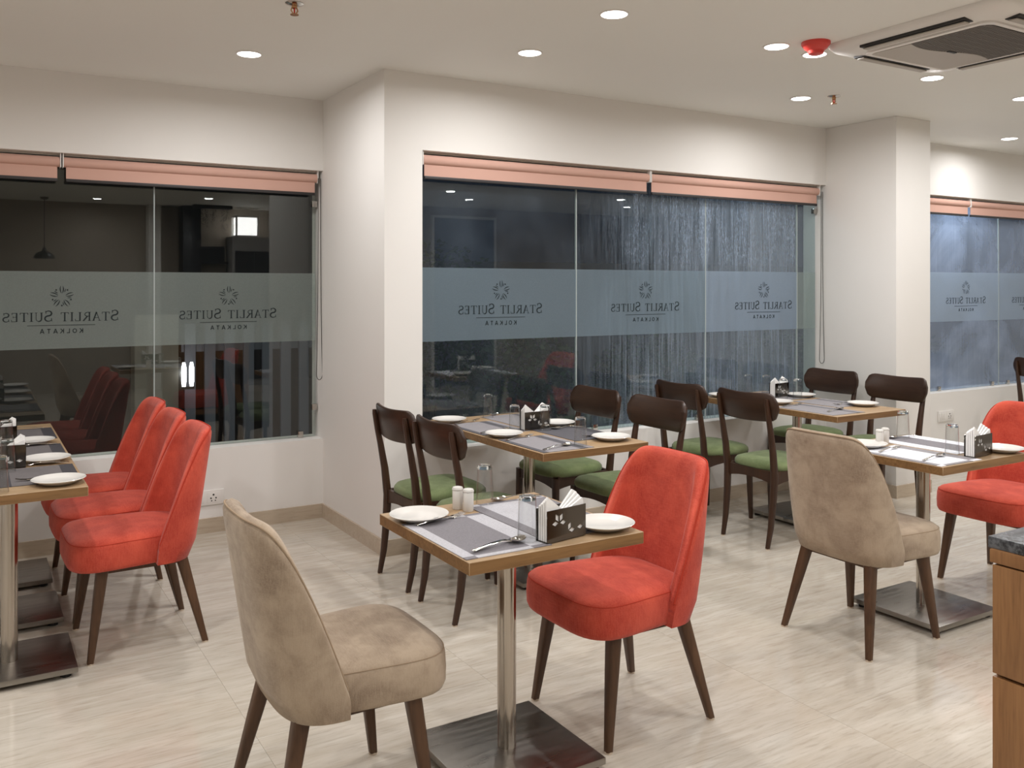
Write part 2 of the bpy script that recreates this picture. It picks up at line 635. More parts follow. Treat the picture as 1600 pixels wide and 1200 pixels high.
def serif_letter(ch):
    o = []
    rb = lambda p, w: ribbon(o, p, w)
    ser = lambda x, y, w=0.3: rb([(x - w / 2, y), (x + w / 2, y)], 0.045)
    if ch == 'S':
        up = arc(0.3, 0.745, 0.22, 0.225, 35, 250, 12)
        dn = arc(0.3, 0.27, 0.25, 0.25, 70, -145, 12)
        pts = up + dn
        n = len(pts)
        rb(pts, [TN + (TH - TN) * max(0.0, sin(pi * i / (n - 1))) for i in range(n)])
        rb([(0.48, 0.72), (0.5, 0.98)], 0.05)
        rb([(0.06, 0.02), (0.09, 0.3)], 0.05)
        return o, 0.6
    if ch == 'T':
        rb([(0.36, 0.02), (0.36, 0.98)], TH)
        rb([(0.02, 0.97), (0.70, 0.97)], TN)
        rb([(0.03, 0.78), (0.04, 0.99)], 0.05)
        rb([(0.68, 0.99), (0.69, 0.78)], 0.05)
        ser(0.36, 0.022)
        return o, 0.74
    if ch == 'A':
        rb([(0.10, 0.03), (0.38, 1.0)], TN)
        rb([(0.38, 1.0), (0.66, 0.03)], TH)
        rb([(0.2, 0.34), (0.56, 0.34)], TN)
        ser(0.09, 0.022, 0.24)
        ser(0.67, 0.022, 0.28)
        return o, 0.78
    if ch == 'R':
        rb([(0.15, 0.02), (0.15, 0.98)], TH)
        rb([(0.15, 0.97)] + arc(0.32, 0.75, 0.24, 0.22, 90, -90, 10) + [(0.15, 0.53)], TN + 0.02)
        rb([(0.34, 0.53), (0.68, 0.02)], TH)
        ser(0.15, 0.022)
        ser(0.1, 0.978, 0.2)
        ser(0.7, 0.022, 0.16)
        return o, 0.76
    if ch == 'L':
        rb([(0.15, 0.02), (0.15, 0.98)], TH)
        rb([(0.15, 0.03), (0.56, 0.03)], TN)
        rb([(0.55, 0.01), (0.57, 0.24)], 0.05)
        ser(0.15, 0.978)
        return o, 0.62
    if ch == 'I':
        rb([(0.16, 0.02), (0.16, 0.98)], TH)
        ser(0.16, 0.022)
        ser(0.16, 0.978)
        return o, 0.34
    if ch == 'U':
        rb([(0.13, 0.98), (0.13, 0.34)] + arc(0.36, 0.3, 0.23, 0.28, 180, 360, 10) + [(0.59, 0.34), (0.59, 0.98)], [TH] * 8 + [TN] * 6 + [TN])
        ser(0.13, 0.978, 0.26)
        ser(0.59, 0.978, 0.24)
        return o, 0.74
    if ch == 'E':
        rb([(0.15, 0.02), (0.15, 0.98)], TH)
        for yy, xe in ((0.97, 0.54), (0.52, 0.44), (0.03, 0.58)):
            rb([(0.15, yy), (xe, yy)], TN)
        rb([(0.53, 0.78), (0.54, 0.99)], 0.05)
        rb([(0.44, 0.42), (0.44, 0.62)], 0.045)
        rb([(0.57, 0.01), (0.59, 0.24)], 0.05)
        return o, 0.64
    return o, 0.34


def sans_letter(ch):
    o = []
    w = 0.17
    rb = lambda p: ribbon(o, p, w)
    if ch == 'K':
        rb([(0.1, 0), (0.1, 1)])
        rb([(0.66, 1), (0.14, 0.42)])
        rb([(0.28, 0.58), (0.7, 0)])
    elif ch == 'O':
        rb(arc(0.42, 0.5, 0.34, 0.42, 0, 360, 20))
        return o, 0.84
    elif ch == 'L':
        rb([(0.1, 1), (0.1, 0)])
        rb([(0.1, 0.085), (0.6, 0.085)])
        return o, 0.62
    elif ch == 'A':
        rb([(0.06, 0), (0.4, 1)])
        rb([(0.4, 1), (0.74, 0)])
        rb([(0.18, 0.3), (0.62, 0.3)])
        return o, 0.8
    elif ch == 'T':
        rb([(0.36, 0), (0.36, 1)])
        rb([(0.04, 0.915), (0.68, 0.915)])
    return o, 0.72


def flat_mesh(polys, cx, y, zc, mirror=True):
    mb = MB()
    for p in polys:
        pts = [((cx - u if mirror else cx + u), y, zc + w) for u, w in p]
        if (pts[1][0] - pts[0][0]) * (pts[2][2] - pts[0][2]) - (pts[1][2] - pts[0][2]) * (pts[2][0] - pts[0][0]) < 0:
            pts.reverse()
        mb.add(pts, [tuple(range(len(pts)))])
    return mb


def word_polys(cx, width):
    polys, u = [], 0.0
    run = []
    for wd in ('STARLIT', 'SUITES'):
        for i, ch in enumerate(wd):
            ps, adv = serif_letter(ch)
            h = 0.062 if i == 0 else 0.051
            run.append((ps, u, h))
            u += (adv + 0.09) * h
        u += 0.03
    tot = u - 0.03
    sc = width / tot
    for ps, u0, h in run:
        for p in ps:
            polys.append([((u0 + a * h) * sc - width / 2, b * h) for a, b in p])
    return polys


def kolkata_polys(width):
    polys, u, run = [], 0.0, []
    h = 0.026
    for ch in 'KOLKATA':
        ps, adv = sans_letter(ch)
        run.append((ps, u))
        u += (adv + 0.48) * h
    tot = u - 0.48 * h
    sc = width / tot
    for ps, u0 in run:
        for p in ps:
            polys.append([((u0 + a * h) * sc - width / 2, b * h) for a, b in p])
    return polys


def emblem_polys(r):
    """five pairs of leaf strokes pointing outwards with a dot in each gap"""
    o = []
    for i in range(5):
        a = radians(90 + 72 * i)
        b = a + radians(36)
        o.append([(r * 0.80 * cos(b) + r * 0.075 * cos(t * pi / 4), r * 0.80 * sin(b) + r * 0.075 * sin(t * pi / 4)) for t in range(8)])
        for sg in (-1, 1):
            pts = []
            for t in range(8):
                q = t / 7
                rad = r * (0.34 + 0.68 * q)
                off = sg * r * (0.04 + 0.07 * sin(pi * q) + 0.05 * q)
                pts.append((rad * cos(a) - off * sin(a), rad * sin(a) + off * cos(a)))
            ribbon(o, pts, [0.02 * r + 0.07 * r * sin(pi * t / 7) for t in range(8)])
        pts = []
        for t in range(7):
            q = t / 6
            rad = r * (0.42 + 0.34 * q)
            off = r * (0.22 + 0.10 * q)
            pts.append((rad * cos(a) - off * sin(a), rad * sin(a) + off * cos(a)))
        ribbon(o, pts, [0.02 * r + 0.05 * r * sin(pi * t / 6) for t in range(7)])
    return o


def glass_clip(x, y, z, parent, w=0.035):
    mb = MB().box(x - w / 2, x + w / 2, y - 0.014, y + 0.014, z - 0.02, z + 0.02).lathe([(0.007, -0.003), (0.007, 0.003)], 10, (x, y - 0.0, z))
    return mb.build('glass_clip', 'chrome', parent, bevel=0.002)


def window(name, yg, z0, z1, splits, mats, bands, band_z, logos, clips):
    w = bpy.data.objects.new(name, None)
    C.objects.link(w)
    w['kind'] = 'structure'
    for i in range(len(splits) - 1):
        a, b = splits[i], splits[i + 1]
        g = 0.002
        p = MB().box(a + g, b - g, yg, yg + 0.010, z0, z1).build('glass_pane', mats[i], w)
        if bands[i]:
            bx0, bx1 = a + g, b - g
            MB().add([(bx0, yg - 0.0015, band_z[0]), (bx1, yg - 0.0015, band_z[0]), (bx1, yg - 0.0015, band_z[1]), (bx0, yg - 0.0015, band_z[1])], [(0, 1, 2, 3)]).build('frosted_band', bands[i], p)
            if logos[i] is not None:
                cx, wd = logos[i]
                flat_mesh(word_polys(cx, wd), cx, yg - 0.003, band_z[0] + 0.157).build('hotel_lettering', 'letter_film', p)
                k2 = kolkata_polys(wd * 0.37)
                k2.append([(-wd * 0.29, 0.045), (wd * 0.29, 0.045), (wd * 0.29, 0.048), (-wd * 0.29, 0.048)])
                flat_mesh(k2, cx, yg - 0.003, band_z[0] + 0.088).build('city_lettering', 'letter_film', p)
                flat_mesh(emblem_polys(0.062), cx, yg - 0.003, band_z[0] + 0.297).build('star_emblem', 'letter_film', p)
        if i > 0:
            MB().box(a - 0.003, a + 0.003, yg - 0.002, yg + 0.011, z0, z1).build('joint_strip', 'joint_silicone', w)
    for (cx, cz) in clips:
        glass_clip(cx, yg, cz, w)
    return w


G1, G2 = 5.755, 4.735
window('window_1', G1, S1 + 0.004, H1, [-1.9, -0.05, 0.958, 1.965], ['pane_clear'] * 3, ['band_green_grey'] * 3, (1.148, 1.592),
       [(-0.5, 0.6), (0.457, 0.605), (1.40, 0.605)], [(1.955, 2.05), (1.955, 0.71), (1.86, 0.535)])
window('window_2', G2, S2 + 0.004, H2, [2.225, 3.355, 4.478, 5.42, 5.625], ['pane_dewy'] * 4, ['band_blue_grey'] * 2 + ['band_lit_mid', 'band_green_grey'], (1.182, 1.616),
       [(2.79, 0.6), (3.93, 0.6), (5.06, 0.6), None], [(5.612, 2.09), (5.36, 0.585), (4.4, 0.585), (3.5, 0.585)])
window('window_3', G2, S3 + 0.004, H3, [6.25, 7.02, 8.11, 9.2, 9.59], ['pane_foggy'] * 4, ['band_lit_pale'] * 4, (1.2, 1.632),
       [None, (7.6, 0.6), (8.62, 0.6), None], [(7.2, 0.62), (8.0, 0.62), (8.25, 0.62)])


# ------------------------------------------------------------------ roller blinds
def blind(x0, x1, y, ztop, label, cord=None):
    b = thing('roller_blind', label, 'blind', ((x0 + x1) / 2, y, ztop), group=None)
    hw = (x1 - x0) / 2
    mb = MB()
    n = 20
    mb.rings([[(s * hw, 0.029 * cos(2 * pi * j / n), -0.048 + 0.029 * sin(2 * pi * j / n)) for j in range(n)] for s in (-1, 1)])
    mb.build('fabric_roll', 'blind_fabric', b, smooth=True)
    MB().box(-hw + 0.012, hw - 0.012, -0.008, -0.0055, -0.142, -0.05).build('fabric_drop', 'blind_fabric', b)
    MB().box(-hw + 0.012, hw - 0.012, -0.014, 0.002, -0.160, -0.142).build('bottom_bar', 'blind_rail_shade', b, bevel=0.003)  # dark colour stands in for the shadow line under the fabric
    MB().box(-hw, hw, 0.0, 0.035, -0.012, 0.0).build('head_rail', 'grey_plastic', b)
    for s in (-1, 1):
        MB().box(s * (hw + 0.004) - 0.003, s * (hw + 0.004) + 0.003, -0.028, 0.03, -0.08, 0.0).build('bracket', 'white_plastic', b, bevel=0.001)
    if cord:
        cx, zlow, sw = cord
        X = cx - (x0 + x1) / 2
        top = -0.05
        pts = []
        for q in range(13):
            t = q / 12
            pts.append((X - 0.008 - sw * t ** 3, -0.03, top + (zlow - ztop - top) * t))
        for q in range(1, 8):
            a = pi + pi * q / 7
            pts.append((X + cos(a) * (0.008 + sw) * 1.0, -0.03, zlow - ztop + 0.035 * sin(a)))
        for q in range(12, -1, -1):
            t = q / 12
            pts.append((X + 0.008 + sw * t ** 3, -0.03, top + (zlow - ztop - top) * t))
        MB().tube(pts, 0.0022, 6).build('pull_cord', 'cord_black', b, smooth=True)
    return b


blind(-1.88, 0.441, 5.70, H1, 'pink rolled blind above the dark window, cut off by the picture edge')
blind(0.462, 1.95, 5.70, H1, 'pink rolled blind with cord above the dark window, beside the jog wall', (1.962, 0.93, 0.012))
blind(2.232, 3.903, 4.685, H2, 'pink rolled blind above the middle window, next to the jutting wall corner')
blind(3.922, 5.585, 4.685, H2, 'pink rolled blind with long cord loop above the streaked glass', (5.606, 0.95, 0.02))
blind(6.27, 7.548, 4.685, H3, 'short visible piece of pink rolled blind beside the pillar in the foggy window')
blind(7.566, 9.56, 4.685, H3, 'pink rolled blind at the far right end above the foggy window')


# ------------------------------------------------------------------ wall sockets
def socket(loc, label, rz=0):
    t = thing('power_socket', label, 'socket', loc, rz)
    MB().box(-0.11, 0.11, -0.012, 0, -0.045, 0.045).build('cover_plate', 'white_plastic', t, bevel=0.003)
    for x in (-0.085, -0.055, -0.025):
        MB().box(x - 0.012, x + 0.012, -0.016, -0.011, -0.026, 0.026).build('rocker_switch', 'white_plastic', t, bevel=0.002)
    MB().box(0.005, 0.085, -0.0135, -0.011, -0.032, 0.032).build('socket_face', 'white_plastic', t, bevel=0.001)
    mb = MB()
    for dx, dz, r in ((0.045, 0.016, 0.006), (0.03, -0.004, 0.005), (0.06, -0.004, 0.005), (0.034, -0.02, 0.004), (0.056, -0.02, 0.004)):
        n = 10
        mb.rings([[(dx + r * cos(2 * pi * j / n), yy, dz + r * sin(2 * pi * j / n)) for j in range(n)] for yy in (-0.0142, -0.0125)])
    mb.build('pin_holes', 'dark_plastic', t)
    return t


socket((1.235, YA, 0.215), 'white switch and socket plate low on the wall under the dark window')
socket((7.15, YM, 0.40), 'white socket plate on the wall under the foggy window beside the pillar')


# ------------------------------------------------------------------ ceiling fittings
def downlight(x, y, label, watt, group='recessed ceiling downlights in view'):
    t = thing('ceiling_downlight', label, 'light', (x, y, CEIL), group=group)
    MB().lathe([(0.066, 0.0), (0.066, -0.004), (0.061, -0.006), (0.058, -0.004), (0.058, 0.0)], 28).build('trim_ring', 'white_plastic', t, smooth=True)
    MB().lathe([(0.058, -0.0045), (0.055, -0.0065)], 28).build('diffuser', 'lamp_diffuser', t)
    ld = bpy.data.lights.new('downlight_lamp', 'AREA')
    ld.shape = 'DISK'
    ld.size = 0.1
    ld.spread = radians(172)
    ld.energy = watt * LAMP_GAIN
    ld.color = LAMP_C
    lo = bpy.data.objects.new('downlight_lamp', ld)
    C.objects.link(lo)
    lo.parent = t
    lo.location = (0, 0, -0.012)
    return t


DL = [(1.25, 4.71, 13.5, 'round white downlight above the dark window alcove'),
      (2.49, 3.93, 11, 'round white downlight above the middle table with green seats'),
      (2.46, 3.18, 11, 'round white downlight at top centre of the picture'),
      (3.49, 3.18, 7.5, 'round white downlight just left of the red smoke detector'),
      (3.78, 3.185, 7.5, 'round white downlight right under the red smoke detector'),
      (4.58, 3.97, 9, 'round white downlight just left of the far sprinkler'),
      (4.79, 3.19, 9, 'round white downlight below the corner of the ceiling air conditioner'),
      (7.28, 4.16, 9, 'round white downlight in front of the foggy window'),
      (5.81, 3.23, 9, 'round white downlight cut off by the right edge of the picture'),
      (6.85, 3.2, 10, None), (8.6, 3.6, 11, None), (0.1, 3.2, 15, None), (-1.2, 4.5, 15, None), (1.3, 1.7, 13, None), (3.0, 1.3, 13, None), (-0.9, 2.2, 15, None),
      (5.0, 1.3, 11, None), (7.2, 1.3, 12, None), (1.68, 0.0, 16, None), (3.15, -0.1, 16, None), (5.2, -0.6, 15, None), (-0.8, 0.0, 16, None), (1.5, -1.9, 14, None), (2.8, -1.1, 14, None),
      (5.9, -1.4, 14, None), (7.7, -0.33, 14, None), (8.5, -1.2, 13, None)]
for x, y, w, lb in DL:
    if lb:
        downlight(x, y, lb, w)
    else:
        downlight(x, y, 'round white downlight outside the view of the photograph', w, 'downlights behind the viewer')


def sprinkler(x, y, label):
    t = thing('fire_sprinkler', label, 'sprinkler', (x, y, CEIL))
    MB().lathe([(0.04, 0), (0.04, -0.003), (0.03, -0.008), (0.014, -0.010)], 24).build('escutcheon', 'chrome', t, smooth=True)
    mb = MB().lathe([(0.012, -0.009), (0.012, -0.022), (0.008, -0.024)], 14)
    for s in (-1, 1):
        mb.tube([(s * 0.010, 0, -0.02), (s * 0.015, 0, -0.032), (s * 0.004, 0, -0.048)], 0.003, 6)
    mb.build('frame', 'brass', t, smooth=True)
    MB().lathe([(0.0035, -0.023), (0.0035, -0.046)], 8).build('bulb', 'red_plastic', t)
    MB().lathe([(0.018, -0.048), (0.018, -0.051)], 18).build('deflector', 'brass', t)
    return t


sprinkler(1.195, 3.774, 'brass fire sprinkler on a chrome disc at the top edge of the ceiling')
sprinkler(4.716, 3.821, 'small brass fire sprinkler near the pillar')
t = thing('smoke_detector', 'red domed smoke detector on the ceiling beside the downlights', 'detector', (3.605, 3.03, CEIL))
MB().lathe([(0.07, 0), (0.07, -0.012), (0.064, -0.02)], 28).build('base', 'red_plastic', t, smooth=True)
MB().lathe([(0.062, -0.019), (0.055, -0.033), (0.04, -0.043), (0.036, -0.058), (0.028, -0.062)], 28).build('sensor_dome', 'red_plastic', t, smooth=True)


def rrect(hx, hy, r, n=8):
    p = []
    for cx, cy, a0 in ((hx - r, hy - r, 0), (-hx + r, hy - r, 90), (-hx + r, -hy + r, 180), (hx - r, -hy + r, 270)):
        p += arc(cx, cy, r, r, a0, a0 + 90, n)
    return p


# cassette air conditioner
AX, AY = 4.155, 2.60
t = thing('air_conditioner', 'white square ceiling cassette air conditioner with dark intake grille', 'air conditioner', (AX, AY, CEIL))
mb = MB()
ra = lambda h, r, z: [(a, b, z) for a, b in rrect(h, h, r)]
mb.rings([ra(0.47, 0.10, 0.0), ra(0.47, 0.10, -0.012), ra(0.455, 0.10, -0.03), ra(0.345, 0.06, -0.045)], cap0=False, cap1=True)
mb.build('panel_body', 'white_plastic', t, smooth=True, angle=50)
for q in range(4):
    Rm = Matrix.Rotation(q * pi / 2, 4, 'Z')
    tr_ = lambda vs: [tuple(Rm @ Vector(v)) for v in vs]

    def tbox(x0, x1, y0, y1, z0, z1):
        b = MB().box(x0, x1, y0, y1, z0, z1)
        b.v = tr_(b.v)
        return b
    tbox(-0.425, -0.36, -0.27, 0.27, -0.046, -0.030).build('air_slot', 'dark_plastic', t)
    lv = MB().box(-0.41, -0.372, -0.262, 0.262, -0.0545, -0.0485)
    lv.v = tr_(lv.v)
    lv.build('louvre', 'grey_plastic', t, bevel=0.002)
# intake: rounded frame, a smooth cover on one side and the grille on the other, meeting in an S curve
fr = MB()
fr.rings([[(a, b, z) for a, b in rrect(h, h, 0.05)] for h, z in ((0.33, -0.044), (0.33, -0.054), (0.312, -0.057), (0.305, -0.050))], cap0=False, cap1=False)
fr.build('intake_frame', 'white_plastic', t, smooth=True, angle=50)


def s_curve(x):       # y of the split at x
    return 0.065 + 0.035 * sin(x / 0.3 * pi * 0.9) * -1


nx = 24
mb = MB()
vs, fs = [], []
for i in range(nx + 1):
    x = -0.302 + 0.604 * i / nx
    y0 = s_curve(x)
    vs += [(x, y0, -0.050), (x, 0.302, -0.050), (x, 0.302, -0.056), (x, y0, -0.0575)]
for i in range(nx):
    a, b = i * 4, i * 4 + 4
    for j in range(4):
        fs.append((a + j, a + (j + 1) % 4, b + (j + 1) % 4, b + j))
mb.add(vs, fs + [(0, 1, 2, 3), (nx * 4, nx * 4 + 3, nx * 4 + 2, nx * 4 + 1)])
mb.build('smooth_cover', 'grey_plastic', t, smooth=True)
MB().box(-0.302, 0.302, -0.302, 0.10, -0.052, -0.048).build('grille_backing', 'dark_plastic', t)
g = MB()
for i in range(40):
    x = -0.295 + 0.59 * i / 39
    g.box(x - 0.004, x + 0.004, -0.30, s_curve(x), -0.056, -0.0515)
for i in range(8):
    y = -0.28 + i * 0.045
    g.box(-0.3, 0.3, y - 0.002, y + 0.002, -0.0565, -0.0525)
go = g.build('intake_grille', 'grille_mesh', t)
go['kind'] = 'stuff'
MB().box(-0.03, 0.03, s_curve(0) - 0.012, s_curve(0) + 0.004, -0.060, -0.056).build('latch', 'dark_plastic', t)


# ------------------------------------------------------------------ upholstered chair (faces +y, origin at floor centre between the feet)
def supc(phi, hw, y0, dy, e=0.62):
    sp, cp = sin(phi), cos(phi)
    return (hw * math.copysign(abs(sp) ** e, sp), y0 - dy * max(cp, 0) ** e)


def shell_pt(q, z):
    """outer skin of the back at lateral fraction q (-1..1) and height z"""
    zb = 0.355
    u = min(1, (z - zb) / 0.075)
    tuck = 0.965 + 0.035 * sin(u * pi / 2)
    hwid = 0.245 + 0.008 * sin(min(1, max(0, (z - zb) / 0.5)) * pi) - 0.006 * max(0, (z - 0.6) / 0.3)
    x, y = supc(q * pi / 2, hwid * tuck, -0.014, 0.195 * (0.86 + 0.14 * sin(u * pi / 2)))
    y -= 0.078 * max(0.0, z - 0.40) / 0.5
    return Vector((x, y, z))


def z_top(q):
    return 0.36 + 0.536 * max(0.0, 1 - abs(q) ** 4.3) ** 0.62


def make_lounge(name, fabric, piping, label):
    t = thing(name, label, 'chair')
    ns, nz = 41, 14
    T_ = 0.052
    outer, inner, edge = [], [], []
    for i in range(ns):
        u = -1 + 2 * i / (ns - 1)
        q = math.copysign(1 - (1 - abs(u)) ** 1.25, u) * 0.988
        zt = z_top(q)
        zb = 0.358
        co, ci = [], []
        for j in range(nz):
            v = j / (nz - 1)
            v = 1 - (1 - v) ** 1.7
            z = zb + (zt - zb) * v
            p = shell_pt(q, z)
            e = 1e-3
            d = (shell_pt(min(q + e, 0.999), z) - shell_pt(max(q - e, -0.999), z))
            nrm = Vector((-d.y, d.x, 0)).normalized()     # inward
            if nrm.y < 0 and abs(q) < 0.5:
                nrm = -nrm
            if abs(q) >= 0.5 and nrm.x * q > 0:
                nrm = -nrm
            dist = (zt - z)
            pr = sqrt(max(0, 1 - (1 - min(1, dist / 0.035)) ** 2)) if dist < 0.035 else 1.0
            off = T_ * 0.5 * (1 - pr)
            co.append(p + nrm * off)
            ci.append(p + nrm * (T_ - off) + Vector((0, 0, 0)))
        outer.append(co)
        inner.append(ci)
        pz = zt - min(0.006, (zt - zb) * 0.3)
        pp = shell_pt(q, pz)
        edge.append(pp + (co[-1] - shell_pt(q, zt)) * 0.35)
    mb = MB()
    vs, fs = [], []
    for grid in (outer, inner):
        for col_ in grid:
            vs += col_
    N = ns * nz
    for i in range(ns - 1):
        for j in range(nz - 1):
            a, b, c, d = i * nz + j, (i + 1) * nz + j, (i + 1) * nz + j + 1, i * nz + j + 1
            fs.append((a, b, c, d))
            fs.append((N + d, N + c, N + b, N + a))
    for i in range(ns - 1):
        a, b = i * nz + nz - 1, (i + 1) * nz + nz - 1
        fs.append((a, b, N + b, N + a))
        a, b = i * nz, (i + 1) * nz
        fs.append((b, a, N + a, N + b))
    for j in range(nz - 1):
        fs.append((j, j + 1, N + j + 1, N + j))
        b = (ns - 1) * nz
        fs.append((b + j + 1, b + j, N + b + j, N + b + j + 1))
    mb.add(vs, fs)
    mb.build('backrest', fabric, t, smooth=True, angle=75)
    MB().tube(edge, 0.0031, 6).build('piping', piping, t, smooth=True)
    # seat cushion
    def seat_ring(z, inset, n=40):
        pts = []
        for j in range(n):
            a = 2 * pi * j / n
            cx_, sy = cos(a), sin(a)
            yy = 0.055 + (0.245 - inset) * math.copysign(abs(sy) ** 0.48, sy)
            f = (yy + 0.19) / 0.49
            hw_ = 0.202 + 0.046 * min(1, f * 1.2) - inset
            pts.append((hw_ * math.copysign(abs(cx_) ** 0.48, cx_), yy, z))
        return pts
    s = MB()
    s.rings([seat_ring(0.362, 0.018), seat_ring(0.365, 0.007), seat_ring(0.380, 0.001), seat_ring(0.42, 0.0), seat_ring(0.455, 0.002), seat_ring(0.470, 0.006),
             seat_ring(0.482, 0.017), seat_ring(0.490, 0.040), seat_ring(0.496, 0.085), seat_ring(0.499, 0.14), seat_ring(0.500, 0.18)])
    s.build('seat', fabric, t, smooth=True, angle=80)
    sr = seat_ring(0.471, 0.0062, 72)
    MB().tube([sr[j % 72] for j in range(-9, 46)], 0.0014, 5).build('seat_seam', piping, t, smooth=True)
    # frame below
    f = MB()
    f.box(-0.17, 0.17, 0.16, 0.185, 0.338, 0.366).box(-0.15, 0.15, -0.14, -0.115, 0.338, 0.366)
    f.box(-0.172, -0.148, -0.13, 0.17, 0.338, 0.366).box(0.148, 0.172, -0.13, 0.17, 0.338, 0.366)
    f.build('seat_frame', 'walnut_leg', t)
    for sx in (-1, 1):
        for sy in (-1, 1):
            topx, topy = (sx * 0.182, 0.172) if sy > 0 else (sx * 0.160, -0.135)
            bx, by = sx * 0.218, sy * 0.222
            l = MB()
            rs = []
            for z, h in ((0.372, 0.0235), (0.25, 0.0205), (0.10, 0.0155), (0.006, 0.0125)):
                w = (0.372 - z) / 0.366
                cx_, cy_ = topx + (bx - topx) * w, topy + (by - topy) * w
                rs.append([(cx_ + a, cy_ + b, z) for a, b in rrect(h, h, h * 0.55, 3)])
            l.rings(rs)
            leg = l.build('leg', 'walnut_leg', t, smooth=True, angle=50)
            MB().lathe([(0.0135, 0.0), (0.0135, 0.007)], 12, (bx, by, 0)).build('felt_pad', 'felt_pad', leg)
    return t


# ------------------------------------------------------------------ wooden chair (faces +y)
def make_wooden(label):
    t = thing('wooden_chair', label, 'chair')

    def crest_y(x):
        return -0.244 + 0.038 * (x / 0.235) ** 2
    # crest rail: curved board with rounded ends
    mb = MB()
    nx_, vs, fs = 26, [], []
    for i in range(nx_ + 1):
        x = -0.236 + 0.472 * i / nx_
        e = max(0, abs(x) - 0.176) / 0.06
        rd = 0.055 * (1 - sqrt(max(0, 1 - min(1, e) ** 2)))
        z0 = 0.735 + rd + 0.010 * (1 - (x / 0.236) ** 2) * -1
        z1 = 0.893 - rd + 0.004 * cos(x / 0.236 * pi) * -1
        y = crest_y(x)
        zs = [z0, z0 + 0.006, (z0 + z1) / 2, z1 - 0.006, z1]
        hs = [0.005, 0.0095, 0.0105, 0.0095, 0.005]
        lean = lambda z: -(z - 0.74) * 0.14
        ring = [(x, y - h + lean(z), z) for z, h in zip(zs, hs)] + [(x, y + h + lean(z), z) for z, h in reversed(list(zip(zs, hs)))]
        vs.append(ring)
    mb.rings(vs)
    mb.build('crest_rail', 'dark_wood_across', t, smooth=True, angle=60)
    for s in (-1, 1):
        path = [(0.176, -0.235, 0.006, 0.0115), (0.179, -0.212, 0.12, 0.015), (0.182, -0.196, 0.27, 0.018), (0.185, -0.188, 0.41, 0.0195), (0.187, -0.203, 0.55, 0.0175),
                (0.189, -0.226, 0.68, 0.015), (0.190, -0.243, 0.76, 0.0135), (0.190, -0.257, 0.84, 0.012), (0.190, -0.260, 0.862, 0.009)]
        rs = [[(s * x + a, y + b, z) for a, b in rrect(h, h, h * 0.6, 3)] for x, y, z, h in path]
        p = MB().rings(rs).build('rear_leg', 'dark_wood', t, smooth=True, angle=50)
        MB().lathe([(0.012, 0), (0.012, 0.007)], 10, (s * 0.176, -0.235, 0)).build('felt_pad', 'felt_pad', p)
        path = [(0.200, 0.200, 0.006, 0.0115), (0.196, 0.195, 0.2, 0.0155), (0.192, 0.19, 0.425, 0.0185)]
        rs = [[(s * x + a, y + b, z) for a, b in rrect(h, h, h * 0.5, 3)] for x, y, z, h in path]
        p = MB().rings(rs).build('front_leg', 'dark_wood', t, smooth=True, angle=50)
        MB().lathe([(0.012, 0), (0.012, 0.007)], 10, (s * 0.200, 0.200, 0)).build('felt_pad', 'felt_pad', p)
    # aprons with an arched lower edge
    f = MB()
    for kind, c in (('x', 0.188), ('x', -0.185), ('y', 0.187), ('y', -0.187)):
        rs = []
        for i in range(9):
            u = -1 + 2 * i / 8
            zl = 0.375 + 0.022 * u ** 2 * -1 + 0.012
            if kind == 'x':
                rs.append([(u * 0.178, c - 0.01, zl), (u * 0.178, c + 0.01, zl), (u * 0.178, c + 0.01, 0.438), (u * 0.178, c - 0.01, 0.438)])
            else:
                rs.append([(c + 0.01, u * 0.178, zl), (c - 0.01, u * 0.178, zl), (c - 0.01, u * 0.178, 0.438), (c + 0.01, u * 0.178, 0.438)])
        f.rings(rs)
    f.build('apron', 'dark_wood', t)

    def ring(z, inset, n=36):
        pts = []
        for j in range(n):
            a = 2 * pi * j / n
            ca, sa = cos(a), sin(a)
            yy = 0.02 + (0.212 - inset) * math.copysign(abs(sa) ** 0.5, sa)
            hw_ = 0.196 + 0.022 * (yy + 0.19) / 0.4 - inset
            if yy < -0.12:
                hw_ -= 0.02 * (-0.12 - yy) / 0.08
            pts.append((hw_ * math.copysign(abs(ca) ** 0.5, ca), yy, z))
        return pts
    MB().rings([ring(0.432, 0.006), ring(0.445, 0.0), ring(0.462, 0.002), ring(0.476, 0.014), ring(0.485, 0.04), ring(0.490, 0.09), ring(0.492, 0.15)]).build('seat_cushion', 'green_velvet', t, smooth=True, angle=80)
    return t


FX, BX, = -pi / 2, pi / 2       # facing +x, facing -x
red = make_lounge('upholstered_chair', 'coral_fabric', 'coral_piping', 'coral red upholstered chair in front, pushed to the nearest table')
red.location = (1.983, 2.525, 0)
red.rotation_euler = (0, 0, BX)
dup(red, (4.50, 2.585, 0), BX, 'coral red upholstered chair behind the wooden counter, cut off at the right edge')
for x, y, lb in ((0.628, 4.135, 'coral red chair nearest in the row of three beside the long table'),
                 (0.622, 4.64, 'coral red chair in the middle of the row of three'),
                 (0.620, 5.15, 'coral red chair closest to the dark window in the row of three')):
    dup(red, (x, y, 0), BX + radians(1.5), lb, 'row of three coral chairs')
beige = make_lounge('upholstered_chair', 'beige_velvet', 'beige_piping', 'beige velvet chair seen from behind at the nearest table, largest in the picture')
beige.location = (0.890, 2.48, 0)
beige.rotation_euler = (0, 0, FX)
dup(beige, (3.31, 2.55, 0), FX, 'beige velvet chair seen from behind at the table next to the wooden counter')

